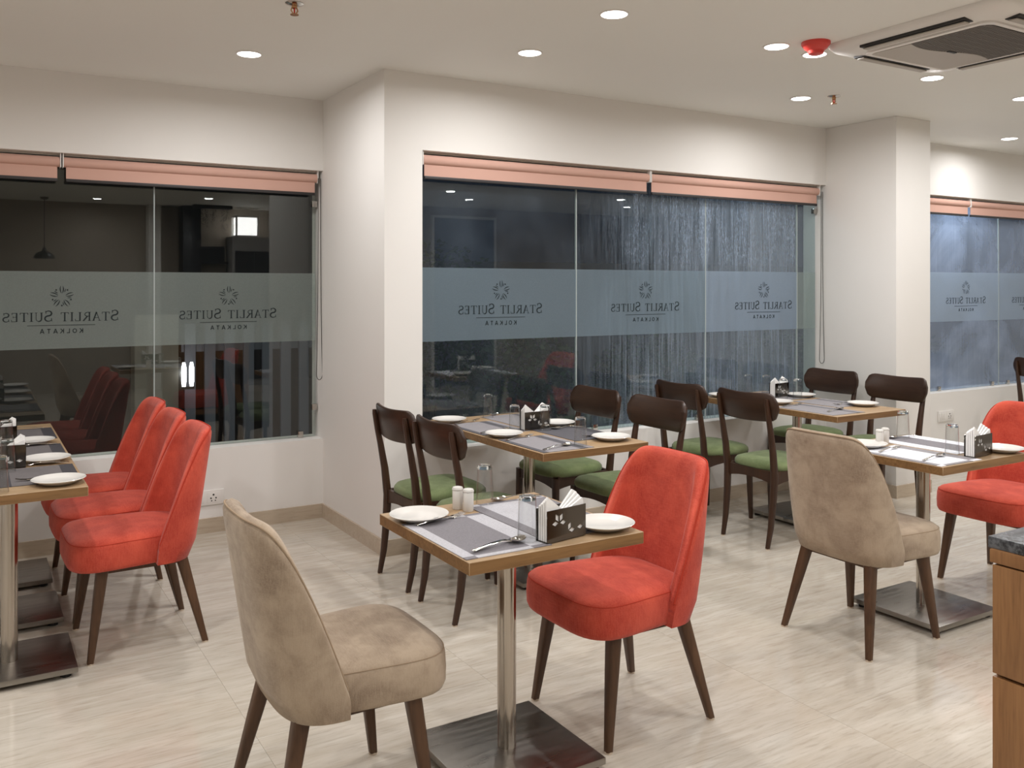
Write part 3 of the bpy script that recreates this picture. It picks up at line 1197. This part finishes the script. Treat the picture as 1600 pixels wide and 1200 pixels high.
wood = make_wooden('dark wooden chair beside the jutting wall corner, outermost at the middle table')
wood.location = (2.075, 4.195, 0)
wood.rotation_euler = (0, 0, FX)
wg = 'dark wooden chairs with green seats'
wood['group'] = wg
for x, y, rz, lb in ((2.075, 3.70, FX, 'dark wooden chair with green seat, its back to us, directly behind the nearest table'),
                     (3.00, 4.355, BX, 'dark wooden chair facing us at the middle table, on the window side'),
                     (3.00, 3.79, BX, 'dark wooden chair facing us at the middle table, half hidden by the red chair'),
                     (4.13, 4.36, FX, 'dark wooden chair seen from behind at the far table, on the window side'),
                     (4.14, 3.80, FX, 'dark wooden chair seen from behind at the far table, just left of the beige chair'),
                     (5.20, 4.42, BX, 'dark wooden chair facing us at the far table, in front of the window corner'),
                     (5.20, 3.88, BX, 'dark wooden chair facing us at the far table, in front of the pillar'),
                     (8.05, 4.2, FX, 'dark wooden chair back at the right edge before the foggy window')):
    dup(wood, (x, y, 0), rz, lb)


# ------------------------------------------------------------------ tables
TT, TB = 0.75, 0.714


def table(x0, x1, y0, y1, label, plate=(0.45, 0.45), pole_xy=None):
    cx, cy = (x0 + x1) / 2, (y0 + y1) / 2
    t = thing('dining_table', label, 'table', (cx, cy, 0))
    hx, hy = (x1 - x0) / 2, (y1 - y0) / 2
    MB().box(-hx, hx, -hy, hy, TB, TT, 1, 0).build('tabletop', ['table_wood', 'table_edge_wood'], t, bevel=0.0015, seg=1)
    MB().box(-0.17, 0.17, -0.17, 0.17, TB - 0.008, TB).build('mounting_plate', 'black_metal', t)
    MB().lathe([(0.030, 0.038), (0.030, TB - 0.008)], 32).build('pole', 'brushed_steel', t, smooth=True)
    px, py = plate[0] / 2, plate[1] / 2
    b = MB().box(-px, px, -py, py, 0.018, 0.040)
    bp = b.build('base_plate', 'plate_steel', t, bevel=0.003)
    for sx in (-1, 1):
        for sy in (-1, 1):
            MB().lathe([(0.02, 0), (0.02, 0.019)], 12, (sx * (px - 0.04), sy * (py - 0.04), 0)).build('foot', 'black_rubber', bp)
    return t


table(1.163, 1.772, 2.143, 2.765, 'square wooden table on a steel pole, nearest in the middle of the picture')
table(2.21, 2.82, 3.375, 4.575, 'rectangular wooden table with four green chairs before the middle window', (0.36, 0.46))
table(4.30, 4.93, 3.46, 4.60, 'rectangular wooden table farthest back, in front of the pillar', (0.40, 0.46))
table(3.467, 4.10, 2.26, 2.87, 'square wooden table with pale placemats beside the wooden counter')
for y, lb in ((3.715, 'wooden table at the left edge, nearest of the row of three'),
              (4.327, 'wooden table at the left edge, middle of the row of three'),
              (4.939, 'wooden table at the left edge, closest to the dark window')):
    table(-0.115, 0.385, y, y + 0.608, lb, (0.45, 0.41))
TXT = {'a': 'the nearest table', 'b': 'the middle table', 'c': 'the far table by the pillar', 'd': 'the table beside the wooden counter', 'e': 'the table row at the left edge'}


# placemats: woven strips across x
def placemat(x0, x1, y0, y1, strips, label, z=TT, rz=0.0, swap=None):
    cx, cy = (x0 + x1) / 2, (y0 + y1) / 2
    mats = []
    for _, m in strips:
        if m not in mats:
            mats.append(m)
    mb = MB()
    a = x0
    hy = (y1 - y0) / 2
    for w, m in strips:
        b = a + (x1 - x0) * w
        if swap:
            e = 0.1 * hy
            other = mats.index(swap[m])
            mb.box(a - cx, b - cx, -hy + e, hy - e, 0.0003, 0.0025, mats.index(m))
            mb.box(a - cx, b - cx, -hy, -hy + e, 0.0003, 0.0025, other)
            mb.box(a - cx, b - cx, hy - e, hy, 0.0003, 0.0025, other)
        else:
            mb.box(a - cx, b - cx, -hy, hy, 0.0003, 0.0025, mats.index(m))
        a = b
    o = mb.build('placemat', mats)
    o.location = (cx, cy, z)
    o.rotation_euler = (0, 0, rz)
    return tag(o, label, 'placemat', 'woven striped placemats')


def strips_of(a, b, c):
    return [(0.16, a), (0.62, b), (0.22, a)] if c else [(0.22, a), (0.62, b), (0.16, a)]


SW1 = {'mat_silver': 'mat_slate', 'mat_slate': 'mat_silver'}
SW2 = {'mat_grey': 'mat_overlit', 'mat_overlit': 'mat_grey'}
A1 = [(0.13, 'mat_silver'), (0.65, 'mat_slate'), (0.22, 'mat_silver')]
A2 = [(0.14, 'mat_slate'), (0.52, 'mat_silver'), (0.34, 'mat_slate')]
placemat(1.168, 1.450, 2.168, 2.60, A1, 'slate grey placemat with silver stripes, beige chair side of the nearest table', swap=SW1)
placemat(1.454, 1.757, 2.215, 2.70, A2, 'silver placemat with slate stripes, red chair side of the nearest table', swap=SW1)
P1 = [(0.14, 'mat_grey'), (0.6, 'mat_grey'), (0.10, 'mat_charcoal'), (0.16, 'mat_grey')]
P2 = [(0.1, 'mat_charcoal'), (0.62, 'mat_grey'), (0.16, 'mat_charcoal'), (0.12, 'mat_grey')]
placemat(2.222, 2.505, 3.95, 4.36, P2, 'grey placemat with charcoal stripes, window end of the middle table, wall corner side')
placemat(2.222, 2.505, 3.39, 3.80, P2, 'grey placemat with charcoal stripes, near end of the middle table, wall corner side')
placemat(2.525, 2.808, 4.10, 4.52, P1, 'plain grey placemat at the window end of the middle table, pillar side')
placemat(2.525, 2.808, 3.57, 3.98, [(0.8, 'mat_charcoal'), (0.2, 'mat_black')], 'dark charcoal placemat at the middle table beside the plate nearest the red chair')
placemat(4.315, 4.60, 4.06, 4.46, P1, 'grey placemat on the far table, window end, our side')
placemat(4.315, 4.60, 3.50, 3.95, P1, 'grey placemat on the near end of the far table, our side')
placemat(4.63, 4.915, 4.14, 4.55, P1, 'grey placemat on the far table, window end, pillar side')
placemat(4.63, 4.915, 3.72, 4.08, P1, 'grey placemat on the far table under the spoon, pillar side')
D1 = [(0.12, 'mat_grey'), (0.66, 'mat_overlit'), (0.22, 'mat_grey')]
D2 = [(0.24, 'mat_overlit'), (0.5, 'mat_slate'), (0.26, 'mat_overlit')]
placemat(3.474, 3.765, 2.272, 2.69, D1, 'placemat painted pale with glare on the table beside the counter, beige chair side', swap=SW2)
placemat(3.790, 4.092, 2.40, 2.84, D2, 'grey placemat with stripes painted pale with glare beside the counter, red chair side')
E1 = [(0.18, 'mat_black'), (0.64, 'mat_graphite'), (0.18, 'mat_black')]
placemat(0.085, 0.375, 3.85, 4.22, E1, 'dark graphite placemat on the left row, nearest one')
placemat(0.085, 0.375, 4.42, 4.80, E1, 'dark graphite placemat on the left row, second one')
placemat(0.085, 0.375, 4.98, 5.37, E1, 'dark graphite placemat on the left row, the one by the window')


# tableware
def proto_plate():
    mb = MB().lathe([(0.0, 0.008), (0.058, 0.008), (0.066, 0.011), (0.088, 0.0185), (0.0945, 0.0205), (0.096, 0.0195), (0.0945, 0.018), (0.075, 0.0095), (0.060, 0.0), (0.052, 0.0), (0.051, 0.004), (0.0, 0.004)], 44, cap0=False, cap1=False)
    return mb


def copies(build, spots, cat, group):
    o0 = None
    for (x, y, z, rz, lb) in spots:
        if o0 is None:
            o0 = build()
            tag(o0, lb, cat, group)
            o0.location = (x, y, z)
            o0.rotation_euler = (0, 0, rz)
        else:
            dup(o0, (x, y, z), rz, lb)


PL = [(1.242, 2.628, TXT['a'] + ', beige chair side'), (1.690, 2.236, TXT['a'] + ', red chair side'),
      (2.285, 4.445, TXT['b'] + ', by the window on the wall corner side'), (2.300, 3.872, TXT['b'] + ', next to the two empty chair backs'),
      (2.735, 4.035, TXT['b'] + ', behind the napkin holder'), (2.700, 3.515, TXT['b'] + ', near corner above the red chair'),
      (4.405, 4.49, TXT['c'] + ', between the two chair backs'), (4.455, 4.045, TXT['c'] + ', hidden partly by a chair back'),
      (4.868, 4.215, TXT['c'] + ', behind the glasses'), (4.840, 3.70, TXT['c'] + ', alone at the right end'),
      (3.600, 2.735, TXT['d'] + ', partly behind the beige chair'), (4.030, 2.340, TXT['d'] + ', beside the red chair'),
      (0.293, 3.825, TXT['e'] + ', nearest'), (0.285, 4.33, TXT['e'] + ', second'), (0.262, 4.86, TXT['e'] + ', third, by the window')]
copies(lambda: proto_plate().build('dinner_plate', 'porcelain', smooth=True, angle=50), [(x, y, TT + 0.0028, 0, 'white round plate on ' + l) for x, y, l in PL], 'plate', 'white plates on the tables')


def make_glass():
    t = thing('drinking_glass', 'x', 'glass')
    o = [(0.0262, 0.1195), (0.0312, 0.0015), (0.0305, 0.0), (0.0292, 0.0015), (0.0245, 0.1190)]
    MB().lathe(o, 32, cap0=False, cap1=False).build('tumbler_wall', 'tumbler_glass', t, smooth=True, angle=40)
    MB().lathe([(0.0258, 0.1200), (0.0256, 0.127), (0.0240, 0.1315), (0.0215, 0.1325), (0.0195, 0.1305), (0.0005, 0.1300)][::-1] + [(0.0005, 0.1200)], 32, cap0=True, cap1=True).build('thick_base', 'solid_glass', t, smooth=True, angle=40)
    return t


GLS = [(1.526, 2.700, TXT['a'] + ', behind the salt shakers'), (1.411, 2.240, TXT['a'] + ', beside the napkin holder'),
       (2.548, 4.47, TXT['b'] + ', by the window'), (2.437, 3.995, TXT['b'] + ', left of the napkin holder'), (2.577, 3.92, TXT['b'] + ', right of the napkin holder'), (2.477, 3.462, TXT['b'] + ', near corner'),
       (4.700, 4.54, TXT['c'] + ', alone before the window'), (4.770, 4.44, TXT['c'] + ', just over a chair back'), (4.678, 4.205, TXT['c'] + ', in front of the napkin holder'), (4.750, 4.145, TXT['c'] + ', right of the napkin holder'),
       (3.968, 2.80, TXT['d'] + ', behind the salt shakers'), (3.773, 2.415, TXT['d'] + ', beside the napkin holder'),
       (0.095, 3.76, TXT['e'] + ', nearest, cut by the edge'), (0.132, 4.160, TXT['e'] + ', second'), (0.147, 4.76, TXT['e'] + ', third, farthest')]
copies(make_glass, [(x, y, TT + 0.003, 0, 'upturned clear glass on ' + l) for x, y, l in GLS], 'glass', 'upturned glasses on the tables')


def make_spoon():
    t = thing('spoon', 'x', 'cutlery')
    pts = [(-0.085, 0.004), (-0.06, 0.006), (-0.02, 0.010), (0.02, 0.012), (0.045, 0.008), (0.055, 0.006)]
    ws = [0.007, 0.0065, 0.0045, 0.0032, 0.0035, 0.005]
    rs = [[(x, -w, z - 0.0008), (x, w, z - 0.0008), (x, w * 0.8, z + 0.0008), (x, -w * 0.8, z + 0.0008)] for (x, z), w in zip(pts, ws)]
    MB().rings(rs).build('handle', 'polished_steel', t, smooth=True, angle=60)
    mb = MB()
    rs = []
    for i in range(9):
        u = i / 8
        x = 0.053 + 0.058 * u
        w = 0.0195 * sqrt(max(0.02, 1 - (2 * u - 1) ** 2)) * (1.06 - 0.12 * u)
        zc = 0.007 - 0.0055 * sin(pi * u)
        rs.append([(x, w * cos(a), zc + 0.006 * (abs(cos(a)) ** 1.5) - (0.0012 if a > pi else 0) + (0 if a <= pi else 0)) for a in [pi * j / 8 for j in range(9)]])
    b = MB()
    top = rs
    bot = [[(x, y, z - 0.0014) for x, y, z in r] for r in rs]
    b.rings([t_ + bb[::-1] for t_, bb in zip(top, bot)])
    b.build('bowl', 'polished_steel', t, smooth=True, angle=70)
    return t


def make_fork():
    t = thing('fork', 'x', 'cutlery')
    pts = [(-0.085, 0.004), (-0.06, 0.006), (-0.02, 0.010), (0.02, 0.012), (0.045, 0.008), (0.06, 0.005), (0.07, 0.005)]
    ws = [0.007, 0.0065, 0.0045, 0.0032, 0.006, 0.0115, 0.0118]
    rs = [[(x, -w, z - 0.0008), (x, w, z - 0.0008), (x, w * 0.9, z + 0.0008), (x, -w * 0.9, z + 0.0008)] for (x, z), w in zip(pts, ws)]
    MB().rings(rs).build('handle', 'polished_steel', t, smooth=True, angle=60)
    for j in range(4):
        y = -0.0105 + 0.007 * j
        MB().rings([[(x, y - w, z - 0.0008), (x, y + w, z - 0.0008), (x, y + w, z + 0.0008), (x, y - w, z + 0.0008)] for x, z, w in ((0.069, 0.005, 0.0019), (0.09, 0.0065, 0.0017), (0.108, 0.011, 0.0009))]).build('tine', 'polished_steel', t)
    return t


def by_ends(x0, y0, x1, y1):
    return ((x0 + x1) / 2, (y0 + y1) / 2, TT + 0.0028, math.atan2(y1 - y0, x1 - x0))


FK = [((1.187, 2.552, 1.372, 2.590), TXT['a'] + ', beside the plate'), ((1.215, 2.222, 1.395, 2.262), TXT['a'] + ', under the front spoon'),
      ((2.255, 4.335, 2.44, 4.40), TXT['b'] + ', beside the plate at the window'), ((2.225, 3.745, 2.415, 3.80), TXT['b'] + ', beside the second plate'), ((2.80, 3.62, 2.64, 3.63), TXT['b'] + ', near the corner plate'),
      ((4.34, 3.91, 4.52, 3.93), TXT['c'] + ', on our side'), ((4.90, 3.80, 4.70, 3.80), TXT['c'] + ', beside the plate at the right end'),
      ((3.50, 2.60, 3.70, 2.635), TXT['d'] + ', in front of the shakers'),
      ((0.372, 4.235, 0.19, 4.27), TXT['e'] + ', nearest whole one'), ((0.367, 4.78, 0.18, 4.77), TXT['e'] + ', second'), ((0.34, 5.35, 0.16, 5.36), TXT['e'] + ', by the window'), ((0.35, 3.93, 0.17, 3.935), TXT['e'] + ', sticking out behind the nearest plate')]
copies(make_fork, [by_ends(*e) + ('steel fork on ' + l,) for e, l in FK], 'cutlery', 'steel forks on the tables')
SP = [((1.20, 2.21, 1.385, 2.235), TXT['a'] + ', at the front edge'), ((1.752, 2.690, 1.585, 2.712), TXT['a'] + ', at the far edge'),
      ((2.232, 3.432, 2.43, 3.49), TXT['b'] + ', near corner'), ((2.79, 4.53, 2.62, 4.53), TXT['b'] + ', at the window edge'), ((2.80, 3.905, 2.655, 3.92), TXT['b'] + ', right of the glasses'), ((2.24, 4.0, 2.40, 4.03), TXT['b'] + ', behind the second plate'),
      ((4.36, 3.60, 4.60, 3.66), TXT['c'] + ', in front of the lone plate'),
      ((3.49, 2.375, 3.69, 2.41), TXT['d'] + ', at the front edge'), ((4.08, 2.80, 3.90, 2.82), TXT['d'] + ', at the far edge')]
SPN = []
for i, (e, l) in enumerate(SP):
    a = by_ends(*e)
    SPN.append((a[0], a[1], a[2] + (0.004 if i == 0 else 0), a[3], 'steel spoon on ' + l))
copies(make_spoon, SPN, 'cutlery', 'steel spoons on the tables')


def make_shaker():
    t = thing('salt_shaker', 'x', 'shaker')
    MB().lathe([(0.0165, 0.0), (0.0178, 0.002), (0.0178, 0.062), (0.0165, 0.064)], 28).build('shaker_body', 'porcelain', t, smooth=True, angle=40)
    MB().lathe([(0.0172, 0.0645), (0.0190, 0.066), (0.0190, 0.069), (0.0165, 0.074), (0.008, 0.0765)], 28).build('shaker_cap', 'porcelain', t, smooth=True, angle=40)
    return t


copies(make_shaker, [(1.415, 2.690, TT + 0.0003, 0, 'white porcelain shaker on the nearest table, rear one of the pair'), (1.432, 2.645, TT + 0.0003, 0, 'white porcelain shaker on the nearest table, front one of the pair'),
                     (3.700, 2.735, TT + 0.0003, 0, 'white porcelain shaker by the beige chair beside the counter, front one'), (3.765, 2.752, TT + 0.0003, 0, 'white porcelain shaker by the beige chair beside the counter, rear one')],
       'shaker', 'white salt and pepper shakers')


# napkin holder: two steel plates with diamond cut-outs on a base, napkins folded to points
def cut_plate(w, h, th, diamonds):
    cu = bpy.data.curves.new('cut_plate', 'CURVE')
    cu.dimensions = '2D'
    cu.fill_mode = 'BOTH'
    cu.extrude = th / 2
    loops = [[(-w / 2, 0), (w / 2, 0), (w / 2, h), (-w / 2, h)]] + diamonds
    for lp in loops:
        sp = cu.splines.new('POLY')
        sp.points.add(len(lp) - 1)
        for p, (a, b) in zip(sp.points, lp):
            p.co = (a, b, 0, 1)
        sp.use_cyclic_u = True
    tmp = bpy.data.objects.new('cut_plate', cu)
    C.objects.link(tmp)
    dg = bpy.context.evaluated_depsgraph_get()
    me = bpy.data.meshes.new_from_object(tmp.evaluated_get(dg))
    bpy.data.objects.remove(tmp)
    me.transform(Matrix.Rotation(pi / 2, 4, 'X'))
    return me


def rhomb(cx, cy, a, ang, skew):
    u = (cos(ang) * a, sin(ang) * a)
    v = (cos(ang + skew) * a, sin(ang + skew) * a)
    return [(cx, cy), (cx + u[0], cy + u[1]), (cx + u[0] + v[0], cy + u[1] + v[1]), (cx + v[0], cy + v[1])]


DIA = [rhomb(-0.034, 0.060, 0.0155, radians(60), radians(60))[:0] or [(-0.032, 0.057), (-0.032, 0.074), (-0.045, 0.081), (-0.045, 0.065)],
       [(-0.028, 0.057), (-0.015, 0.065), (-0.015, 0.081), (-0.028, 0.074)],
       [(-0.046, 0.046), (-0.033, 0.053), (-0.046, 0.060), (-0.059, 0.053)],
       [(-0.014, 0.046), (-0.001, 0.053), (-0.014, 0.060), (-0.027, 0.053)],
       [(0.006, 0.026), (0.006, 0.042), (0.019, 0.050), (0.019, 0.034)],
       [(0.022, 0.018), (0.035, 0.025), (0.022, 0.032), (0.009, 0.025)],
       [(0.056, 0.022), (0.069, 0.029), (0.056, 0.036), (0.043, 0.029)]]


def make_holder():
    t = thing('napkin_holder', 'x', 'napkin holder')
    me = cut_plate(0.158, 0.094, 0.0016, DIA)
    me.materials.clear()
    me.materials.append(M['holder_steel'])
    for s, y in ((1, -0.024), (-1, 0.024)):
        o = bpy.data.objects.new('side_plate', me)
        C.objects.link(o)
        o.parent = t
        o.location = (0, y, 0.0005)
    MB().box(-0.079, 0.079, -0.0245, 0.0245, 0.0002, 0.002).build('base', 'holder_steel', t)
    # two bundles of folded napkins, peaks at both ends, and a sheet right behind the cut-outs
    MB().box(-0.072, 0.072, -0.0215, -0.0195, 0.003, 0.086).build('napkin', 'napkin_paper', t)
    MB().box(-0.072, 0.072, 0.0195, 0.0215, 0.003, 0.086).build('napkin', 'napkin_paper', t)
    for s in (-1, 1):
        for q in range(4):
            x0, x1 = s * 0.075, s * 0.004
            y = -0.0145 + 0.0095 * q
            pk = 0.134 - 0.007 * q if s < 0 else 0.113 + 0.007 * q
            tip = s * (0.070 - 0.004 * q)
            pts = [(x0, 0.003), (x1, 0.003), (x1, 0.084), (tip, pk), (x0, pk - 0.010)]
            mb = MB()
            fr_ = [(x, y - 0.0035, z) for x, z in pts]
            bk = [(x, y + 0.0035, z) for x, z in pts]
            n = len(pts)
            mb.add(fr_ + bk, [tuple(range(n)), tuple(range(2 * n - 1, n - 1, -1))] + [(i, (i + 1) % n, n + (i + 1) % n, n + i) for i in range(n)])
            mb.build('napkin', 'napkin_paper', t)
    return t


copies(make_holder, [(1.512, 2.212, TT + 0.0028, radians(9), 'steel napkin holder with diamond cut-outs on the nearest table'),
                     (2.555, 3.985, TT + 0.0028, radians(2), 'steel napkin holder with diamond cut-outs on the middle table'),
                     (4.745, 4.300, TT + 0.0028, radians(8), 'steel napkin holder with diamond cut-outs on the far table'),
                     (3.845, 2.337, TT + 0.0028, radians(6), 'steel napkin holder with diamond cut-outs beside the counter'),
                     (0.125, 4.262, TT + 0.0028, radians(-4), 'steel napkin holder on the left row, nearer one'),
                     (0.115, 4.845, TT + 0.0028, radians(-4), 'steel napkin holder on the left row, farther one')],
       'napkin holder', 'napkin holders on the tables')

# ------------------------------------------------------------------ wooden counter at the right
t = thing('wooden_counter', 'wooden cabinet with dark granite top at the lower right corner', 'counter', (2.105, 1.24, 0))
MB().box(0.004, 0.62, -1.7, -0.004, 0.09, 0.842).build('carcass', 'counter_wood', t)
MB().box(0.03, 0.60, -1.68, -0.03, 0.0, 0.09).build('plinth', 'black_metal', t)
MB().box(-0.012, 0.632, -1.71, 0.004, 0.842, 0.874).build('top_rail', 'counter_wood', t, bevel=0.002)
MB().box(-0.006, 0.64, -1.72, 0.012, 0.874, 0.902).build('granite_top', 'granite', t, bevel=0.003)
for i, (a, b) in enumerate(((0.10, 0.572), (0.580, 0.838))):
    for j in range(3):
        y1 = -0.004 - j * 0.565
        MB().box(-0.014, 0.004, y1 - 0.560, y1, a, b).build('drawer_front', 'counter_wood', t, bevel=0.002)

# ------------------------------------------------------------------ the part of the room that the dark glass mirrors
t = thing('pendant_lamp', 'black dome pendant lamp mirrored in the dark window', 'lamp', (0.87, -2.1, CEIL))
MB().lathe([(0.05, 0), (0.05, -0.025), (0.02, -0.035)], 20).build('ceiling_cup', 'black_metal', t, smooth=True)
MB().lathe([(0.006, -0.03), (0.006, -0.70)], 8).build('cord', 'black_metal', t)
MB().lathe([(0.02, -0.68), (0.03, -0.72), (0.05, -0.735), (0.10, -0.76), (0.13, -0.80), (0.135, -0.83), (0.128, -0.83), (0.095, -0.768), (0.03, -0.745)], 28, cap1=True).build('dome_shade', 'black_metal', t, smooth=True)
tag(MB().box(2.25, 2.42, YB, YB + 0.25, 0, CEIL).build('column', 'wall_paint', bevel=0.004), kind='structure')
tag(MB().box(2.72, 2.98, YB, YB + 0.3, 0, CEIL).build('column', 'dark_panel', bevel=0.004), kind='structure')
t = thing('tall_cabinet', 'pale tall cabinet under the glowing lantern, mirrored in the dark window', 'cabinet', (3.74, YB + 0.22, 0))
MB().box(-0.33, 0.33, -0.2, 0.2, 0.0, 2.27).build('carcass', 'cabinet_grey', t, bevel=0.004)
for s in (-1, 1):
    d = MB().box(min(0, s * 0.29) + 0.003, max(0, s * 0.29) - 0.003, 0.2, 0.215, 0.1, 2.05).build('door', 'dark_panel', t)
    MB().box(s * 0.04 - 0.005, s * 0.04 + 0.005, 0.215, 0.23, 1.0, 1.2).build('handle', 'chrome', d)
t = thing('lantern', 'square glowing lantern on the tall cabinet, mirrored in the dark window', 'lamp', (3.65, YB + 0.25, 2.27))
MB().box(-0.15, 0.15, -0.11, 0.11, 0.03, 0.30).build('glowing_box', 'lantern_glow', t)
lf = MB()
for sx in (-1, 1):
    for sy in (-1, 1):
        lf.box(sx * 0.165 - 0.012, sx * 0.165 + 0.012, sy * 0.125 - 0.012, sy * 0.125 + 0.012, 0.0, 0.33)
lf.box(-0.177, 0.177, -0.137, 0.137, 0.0, 0.025).box(-0.177, 0.177, -0.137, 0.137, 0.305, 0.33)
lf.build('frame', 'white_plastic', t)
t = thing('wall_shelf', 'dark wall shelf beside the tall cabinet, mirrored in the dark window', 'shelf', (3.19, YB, 1.86))
MB().box(-0.2, 0.2, 0, 0.25, 0, 0.03).build('board', 'dark_panel', t)
MB().box(-0.2, 0.2, 0, 0.02, 0.03, 0.27).build('back_panel', 'dark_panel', t)
t = thing('hanging_plant', 'trailing green plant hanging from the ceiling, mirrored in the dark window', 'plant', (3.1, YB + 0.5, CEIL))
rnd = random.Random(3)
MB().box(-0.28, 0.28, -0.06, 0.06, -0.05, 0.0).build('trough', 'black_metal', t)
lv = MB()
for s in range(16):
    x, y = rnd.uniform(-0.26, 0.26), rnd.uniform(-0.06, 0.06)
    L = rnd.uniform(0.12, 0.34)
    for q in range(int(L / 0.02)):
        c = Vector((x + rnd.uniform(-.02, .02), y + rnd.uniform(-.02, .02), -0.05 - q * 0.02))
        a = rnd.uniform(0, 2 * pi)
        d = Vector((cos(a), sin(a), -0.6)) * 0.03
        n_ = Vector((-sin(a), cos(a), 0.2)) * 0.011
        lv.add([c, c + d * 0.5 + n_, c + d, c + d * 0.5 - n_], [(0, 1, 2, 3)])
lv.build('leaves', 'leaf_green', t)['kind'] = 'stuff'
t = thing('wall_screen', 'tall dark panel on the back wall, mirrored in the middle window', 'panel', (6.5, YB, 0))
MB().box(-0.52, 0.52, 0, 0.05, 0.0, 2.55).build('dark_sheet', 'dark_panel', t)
fr = MB().box(-0.56, -0.52, 0, 0.06, 0, 2.59).box(0.52, 0.56, 0, 0.06, 0, 2.59).box(-0.52, 0.52, 0, 0.06, 2.55, 2.59)
fr.build('frame', 'white_plastic', t)

# ------------------------------------------------------------------ outside
struct('ground_outside', MB().box(-6, 24, 5.95, 22, -0.35, -0.2), 'soil')
struct('pillar_outside', MB().box(1.02, 1.32, 6.92, 7.1, -0.2, 1.3), 'exterior_pale')
struct('sky_blocker', MB().box(-6, 1.25, 7.1, 7.3, -0.2, 4.5).box(1.25, 3.1, 8.3, 8.5, -0.2, 4.5), 'sky_blocker_dark')  # added dark wall, keeps the dusk sky out of the dark window
t = thing('slat_fence', 'vertical grey slat fence outside the dark window', 'fence', (1.4, 7.2, -0.2))
for i in range(11):
    MB().box(0.02 + i * 0.15, 0.10 + i * 0.15, 0, 0.03, 0.0, 1.42).build('slat', 'exterior_slat', t)
MB().box(0, 1.65, 0.03, 0.07, 0.3, 0.36).build('rail', 'exterior_slat', t)
MB().box(0, 1.65, 0.03, 0.07, 1.2, 1.26).build('rail', 'exterior_slat', t)
t = thing('garden_light', 'small glowing wall light outside the dark window behind the red chairs', 'lamp', (1.385, 6.98, 0.74))
MB().box(-0.065, -0.04, -0.03, 0.03, 0.0, 0.24).build('back_plate', 'black_metal', t)
MB().box(-0.045, 0.06, -0.01, 0.01, 0.0, 0.02).build('arm', 'black_metal', t)
ld = bpy.data.lights.new('garden_lamp', 'POINT')
ld.energy = 1.6
ld.shadow_soft_size = 0.03
lo = bpy.data.objects.new('garden_lamp', ld)
C.objects.link(lo)
lo.parent = t
lo.location = (-0.01, -0.06, 0.12)
for dx in (-0.015, 0.04):
    MB().lathe([(0.013, 0.02), (0.018, 0.06), (0.018, 0.16), (0.010, 0.2)], 12, (dx, 0, 0)).build('bulb', 'outdoor_glow', t, smooth=True)


def shrub(x, y, r, h, label, seed):
    rn = random.Random(seed)
    t = thing('garden_shrub', label, 'shrub', (x, y, -0.2))
    st = MB()
    for i in range(6):
        a = rn.uniform(0, 2 * pi)
        st.tube([(0, 0, 0), (cos(a) * r * 0.3, sin(a) * r * 0.3, h * 0.4), (cos(a) * r * 0.6, sin(a) * r * 0.6, h * 0.75)], [0.015, 0.01, 0.005], 5)
    st.build('stems', 'twig', t)
    lv = MB()
    for i in range(2200):
        a, b = rn.uniform(0, 2 * pi), rn.uniform(-1, 1)
        q = rn.uniform(0.5, 1.0)
        c = Vector((cos(a) * sqrt(1 - b * b) * r * q, sin(a) * sqrt(1 - b * b) * r * q, h * 0.55 + b * h * 0.45 * q))
        d = Vector((rn.uniform(-1, 1), rn.uniform(-1, 1), rn.uniform(-0.5, 0.8))).normalized() * 0.085
        s_ = d.cross(Vector((rn.uniform(-1, 1), rn.uniform(-1, 1), rn.uniform(-1, 1)))).normalized() * 0.022
        lv.add([c, c + d * 0.5 + s_, c + d, c + d * 0.5 - s_], [(0, 1, 2, 3)])
    lv.build('foliage', 'leaf_green', t)['kind'] = 'stuff'


shrub(4.5, 7.4, 0.65, 1.5, 'round dark shrub outside the middle window, behind the far table', 1)
shrub(6.4, 7.6, 0.7, 1.2, 'low dark shrub outside the streaked glass of the middle window', 2)
shrub(4.7, 9.6, 0.9, 2.3, 'tall dark shrub outside the clear end of the middle window', 3)
shrub(9.6, 6.5, 0.7, 1.1, 'dark shrub outside the foggy window, at the right of it', 4)
shrub(8.3, 7.6, 0.7, 1.2, 'dark shrub farther back outside the foggy window', 5)
struct('wall_garden', MB().box(3.2, 24, 12.0, 12.2, -0.2, 1.9), 'exterior_slat')


def added_lamp_outside(x, y, z, watt, label, col=(0.80, 0.89, 1.0)):  # unseen lamp added outside to brighten the wet film on the glass
    t = thing('added_window_lamp', label, 'lamp', (x, y, z))
    MB().box(-0.05, 0.05, -0.29, 0.02, 0.06, 0.09).build('arm', 'black_metal', t)
    MB().lathe([(0.10, 0.06), (0.13, 0.0), (0.12, 0.0), (0.09, 0.05)], 20).build('shade', 'black_metal', t, smooth=True)
    MB().lathe([(0.05, 0.045), (0.07, 0.02), (0.05, 0.0)], 16).build('bulb', 'outdoor_glow', t, smooth=True)
    ld = bpy.data.lights.new('added_window_light', 'POINT')
    ld.energy = watt * LAMP_GAIN
    ld.color = col
    ld.shadow_soft_size = 0.12
    lo = bpy.data.objects.new('added_window_light', ld)
    C.objects.link(lo)
    lo.parent = t
    lo.location = (0, 0, -0.1)


added_lamp_outside(7.4, 5.16, 2.52, 30, 'added unseen lamp outside above the foggy window')
added_lamp_outside(4.9, 5.16, 2.55, 5, 'added unseen lamp outside above the streaked middle window')
